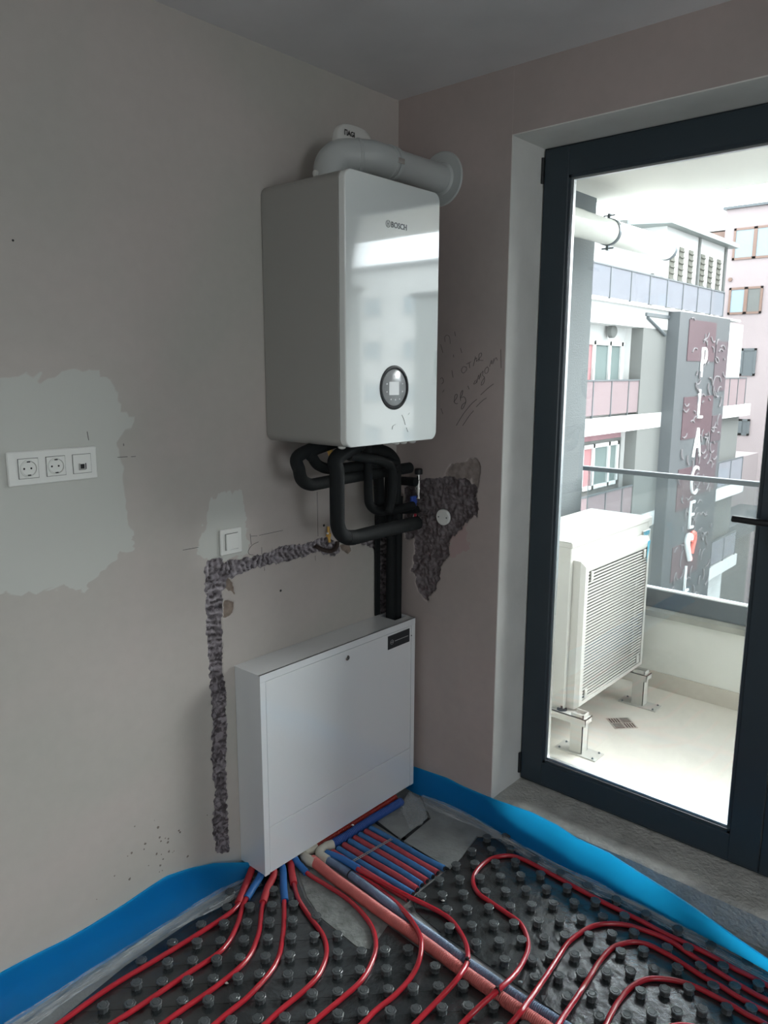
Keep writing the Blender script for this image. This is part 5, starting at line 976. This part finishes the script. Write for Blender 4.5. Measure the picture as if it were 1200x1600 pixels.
# penthouse with louvred slots
PY = 8.5; ph = wb.part('penthouse', MB().box((23.77, PY, 3.37), (29.7, 14, 6.66)), M['b_white'], smooth=False)
wb.part('penthouse_roof', MB().add([(23.3, PY-.35, 6.62), (30.2, PY-.35, 6.62), (30.2, 14, 6.75), (21.2, 14, 6.75), (23.3, PY-.35, 6.78), (30.2, PY-.35, 6.78), (30.2, 14, 6.92), (21.2, 14, 6.92)], [(0,1,2,3),(4,5,6,7),(0,1,5,4),(1,2,6,5),(2,3,7,6),(3,0,4,7)]), M['b_dark2'], parent=ph, smooth=False)
for k, x in enumerate((24.15, 24.95, 25.85, 27.05, 27.9, 28.8)):
    lf = wb.part('louvre_slot', MB().box((x, PY-.02, 3.7), (x+.42, PY-.005, 6.10)), M['b_cream'], smooth=False)
    lm = MB()
    for j in range(12): lm.box((x, PY-.06, 3.75+j*.2), (x+.42, PY-.02, 3.79+j*.2))
    wb.part('louvre_blades', lm, M['b_cream'], parent=lf, smooth=False)
wb.part('downpipe', MB().tube([(26.75, PY-.05, 3.4), (26.75, PY-.05, 6.6)], .05, 8).tube([(29.6, PY-.05, 3.4), (29.6, PY-.05, 6.6)], .06, 8).tube([(22.7, PY-.05, 3.4), (22.7, PY-.05, 5.0)], .07, 8), M['b_grey'])
wb.part('vent_cowl', MB().tube(smooth_path([(22.3, PY+1.4, 6.2), (22.6, PY+1.2, 6.2), (22.8, PY+1.1, 6.4), (22.8, PY+1.1, 6.8)], 5), .12, 10), M['b_grey'])
wb.part('terrace_wall', MB().box((8, PY+.1, 3.37), (23.7, 12, 5.2)), M['b_white'], smooth=False)
# sign tower
tw = Thing('sign_tower', (19.2, GY-.1, -12), 'dark burgundy and slate sign tower lettered PLACE with a heart', 'sign')
tw.part('tower', MB().box((17.3, GY-.3, -12), (21.18, GY+.28, 3.34)), M['s_grey'], smooth=False)
zz = 3.18; y = GY-.32
blocks = [(17.95, 20.0, 2.12, 3.18, 's_bur'), (20.1, 21.1, 1.3, 2.7, 's_pur'), (17.95, 20.2, .05, 1.18, 's_bur'), (20.25, 21.1, -.15, .6, 's_pur'), (17.95, 19.2, -1.9, -.75, 's_bur'), (19.2, 20.9, -1.6, -.2, 's_pur'), (17.95, 20.0, -3.9, -2.9, 's_bur2')]
for x0, x1, z0, z1, mn in blocks: tw.part('colour_panel', MB().box((x0, y, z0), (x1, GY-.3, z1)), M[mn], smooth=False)
rm = MB()
for k in range(150):
    x = rnd.uniform(18.0, 21.0); z = rnd.uniform(-6, 3.1); r_ = rnd.uniform(.08, .28); a0 = rnd.uniform(0, 6)
    rm.tube([(x+math.cos(a0+t*.4)*r_, y-.01, z+math.sin(a0+t*.4)*r_) for t in range(5)], .022, 4)
tw.part('relief_scrolls', rm, M['s_line'], kind='stuff')
for ch, z in (('P', 1.98), ('L', .86), ('A', -.20), ('C', -1.27), ('E', -2.25), ('L', -4.12), ('I', -5.15)):
    o = text('letter', ch, 1.22, (19.12, y-.02, z-.30), M['letter'], tw.o, tw.loc, extrude=.03, bold=-.020, align='CENTER', sx=.72, label='white letter '+ch)
hp = lambda pts: [Vector((19.12+px*.62, y-.05, -3.05+pz*.62)) for px, pz in pts]
tw.part('heart_half', MB().tube(smooth_path(hp([(.05, -.62), (-.25, -.15), (-.42, .25), (-.30, .52), (-.08, .50), (0, .34)]), 6), .085, 8), M['letter'], label='white half of the heart')
tw.part('heart_half', MB().tube(smooth_path(hp([(-.02, .22), (.10, .50), (.34, .56), (.42, .28), (.22, -.15), (.16, -.35)]), 6), .085, 8), M['letter_red'], label='red half of the heart')
tw.part('heart_dot', MB().lathe(hp([(.14, -.60)])[0], (0, -1, 0), [(0, .07), (.05, .07)], 10), M['letter_red'])
# pink building
pk = Thing('pink_building', (42, 2, -12), 'pale pink apartment house behind the white one', 'building')
X3 = 36.0; pk.part('core', MB().box((X3, -9, -12), (48, 10.67, 9.25)), M['b_pink'], smooth=False); pk.part('roof_edge', MB().box((X3-.15, -9.1, 9.25), (48, 10.8, 9.36)), M['b_dark'], smooth=False)
def winx(T, y1, y0, z0, z1, x, fm, panes, fw=.10):
    f = MB(); f.box((x-.06, y1, z0), (x, y0, z0+fw)).box((x-.06, y1, z1-fw), (x, y0, z1)).box((x-.06, y1, z0), (x, y1-fw, z1)).box((x-.06, y0+fw, z0), (x, y0, z1))
    tot = sum(p[0] for p in panes); W = y1-y0-2*fw; a = y1-fw; ed = []
    for k, (w_, pm) in enumerate(panes):
        b = a-W*w_/tot; ed.append((a, b, pm)); a = b
        if k < len(panes)-1: f.box((x-.06, b+.08, z0), (x, b-.08, z1))
    fo = T.part('window', f, fm, smooth=False)
    for a, b, pm in ed: T.part('pane', MB().box((x-.03, a, z0+fw), (x-.01, b, z1-fw)), pm, parent=fo, smooth=False)
winx(pk, 10.25, 7.2, 6.96, 8.37, X3, M['wood'], [(.85, M['g_blue']), (1, M['g_blue']), (1, M['g_blue'])])
winx(pk, 10.25, 8.77, 4.5, 5.72, X3, M['wood'], [(.95, M['g_blue']), (.9, M['b_grey'])])
winx(pk, 9.82, 8.80, 1.67, 2.93, X3, M['b_dark'], [(.22, M['g_dark']), (.25, M['wood']), (1, M['g_dark'])])
winx(pk, 9.60, 8.82, -1.12, -.35, X3, M['b_dark'], [(.5, M['g_dark']), (.6, M['g_dark'])])
for dz in (-3.0, -5.8, -8.6):
    winx(pk, 10.2, 8.8, dz-.9, dz+.3, X3, M['wood'], [(1, M['g_dark']), (1, M['g_dark'])])
for yy in (5.5, 2.0, -1.5, -5.0):
    for zz in (7.6, 5.1, 2.3, -.5, -3.3): winx(pk, yy, yy-1.5, zz-.65, zz+.65, X3, M['wood'], [(1, M['g_blue']), (1, M['g_dark'])])
pk.part('vent', MB().lathe((X3-.02, 10.25, 6.1), (-1, 0, 0), [(0, .09), (.05, .09)], 10), M['wood'])
pk.part('chimney_stack', MB().box((37, 10.9, 6), (39, 12.1, 8.05)).box((36.9, 10.8, 8.1), (39.1, 12.2, 8.4)).box((36.8, 10.7, 8.5), (39.2, 12.3, 8.8)), M['b_white'], smooth=False)
pk.part('chimney_cap', MB().box((36.7, 10.75, 8.15), (39.2, 12.2, 8.42)), M['wood'], smooth=False)
gb = Thing('low_extension', (30, 8, -12), 'grey and white lower block between the white and the pink house', 'building')
gb.part('block', MB().box((25.0, 7.5, -12), (33, 12, -1.6)), M['b_pink'], smooth=False); gb.part('dark_roof', MB().box((25.0, 6.2, -4.2), (31, 9, -3.6)), M['b_dark'], smooth=False); gb.part('block', MB().box((25.0, 6.6, -12), (29.5, 7.5, -4.2)), M['b_grey'], smooth=False)
# houses that show as reflections in the boiler front
for nm, lb, a, b, mm in (('terrace_house', 'grey house along the street, reflected at the right of the boiler front', (24, -20.3, -12), (34, -13, 5.0), 'b_mid'), ('terrace_house', 'grey house further down the street, reflected at the left of the boiler front', (12, -34, -12), (20, -19.8, 4.9), 'b_mid')):
    t = Thing(nm, ((a[0]+b[0])/2, (a[1]+b[1])/2, -12), lb, 'building', 'grey houses down the street'); t.part('core', B(a, b), M[mm], smooth=False); t.part('roof_edge', B((a[0]-.2, a[1]-.2, b[2]), (b[0], b[1]+.2, b[2]+.15)), M['b_dark'], smooth=False)
    k = a[1]+1.0
    while k < b[1]-1.6:
        for zz in (2.2, -.8, -3.8): winx(t, k+1.4, k, zz-.8, zz+.6, a[0]-.01, M['b_white'], [(1, M['g_dark']), (1, M['g_green'])])
        k += 3.0
t = Thing('white_house', (46, -38, -12), 'tall white house closing the far end of the street', 'building'); t.part('core', B((40, -52, -12), (52, -27, 9)), M['b_white'], smooth=False); t.part('roof_edge', B((39.7, -52.3, 9), (52, -26.7, 9.3)), M['b_dark'], smooth=False)
for k in range(6):
    for zz in (6.5, 3.4, .3, -2.8): winx(t, -29-3.8*k, -30.6-3.8*k, zz-.8, zz+.6, 39.99, M['b_white'], [(1, M['g_blue']), (1, M['g_blue'])])
st_('ground_street', B((2.2, -60, -12.4), (90, 60, -12)), M['ground'], 'street far below the balcony', 'street')
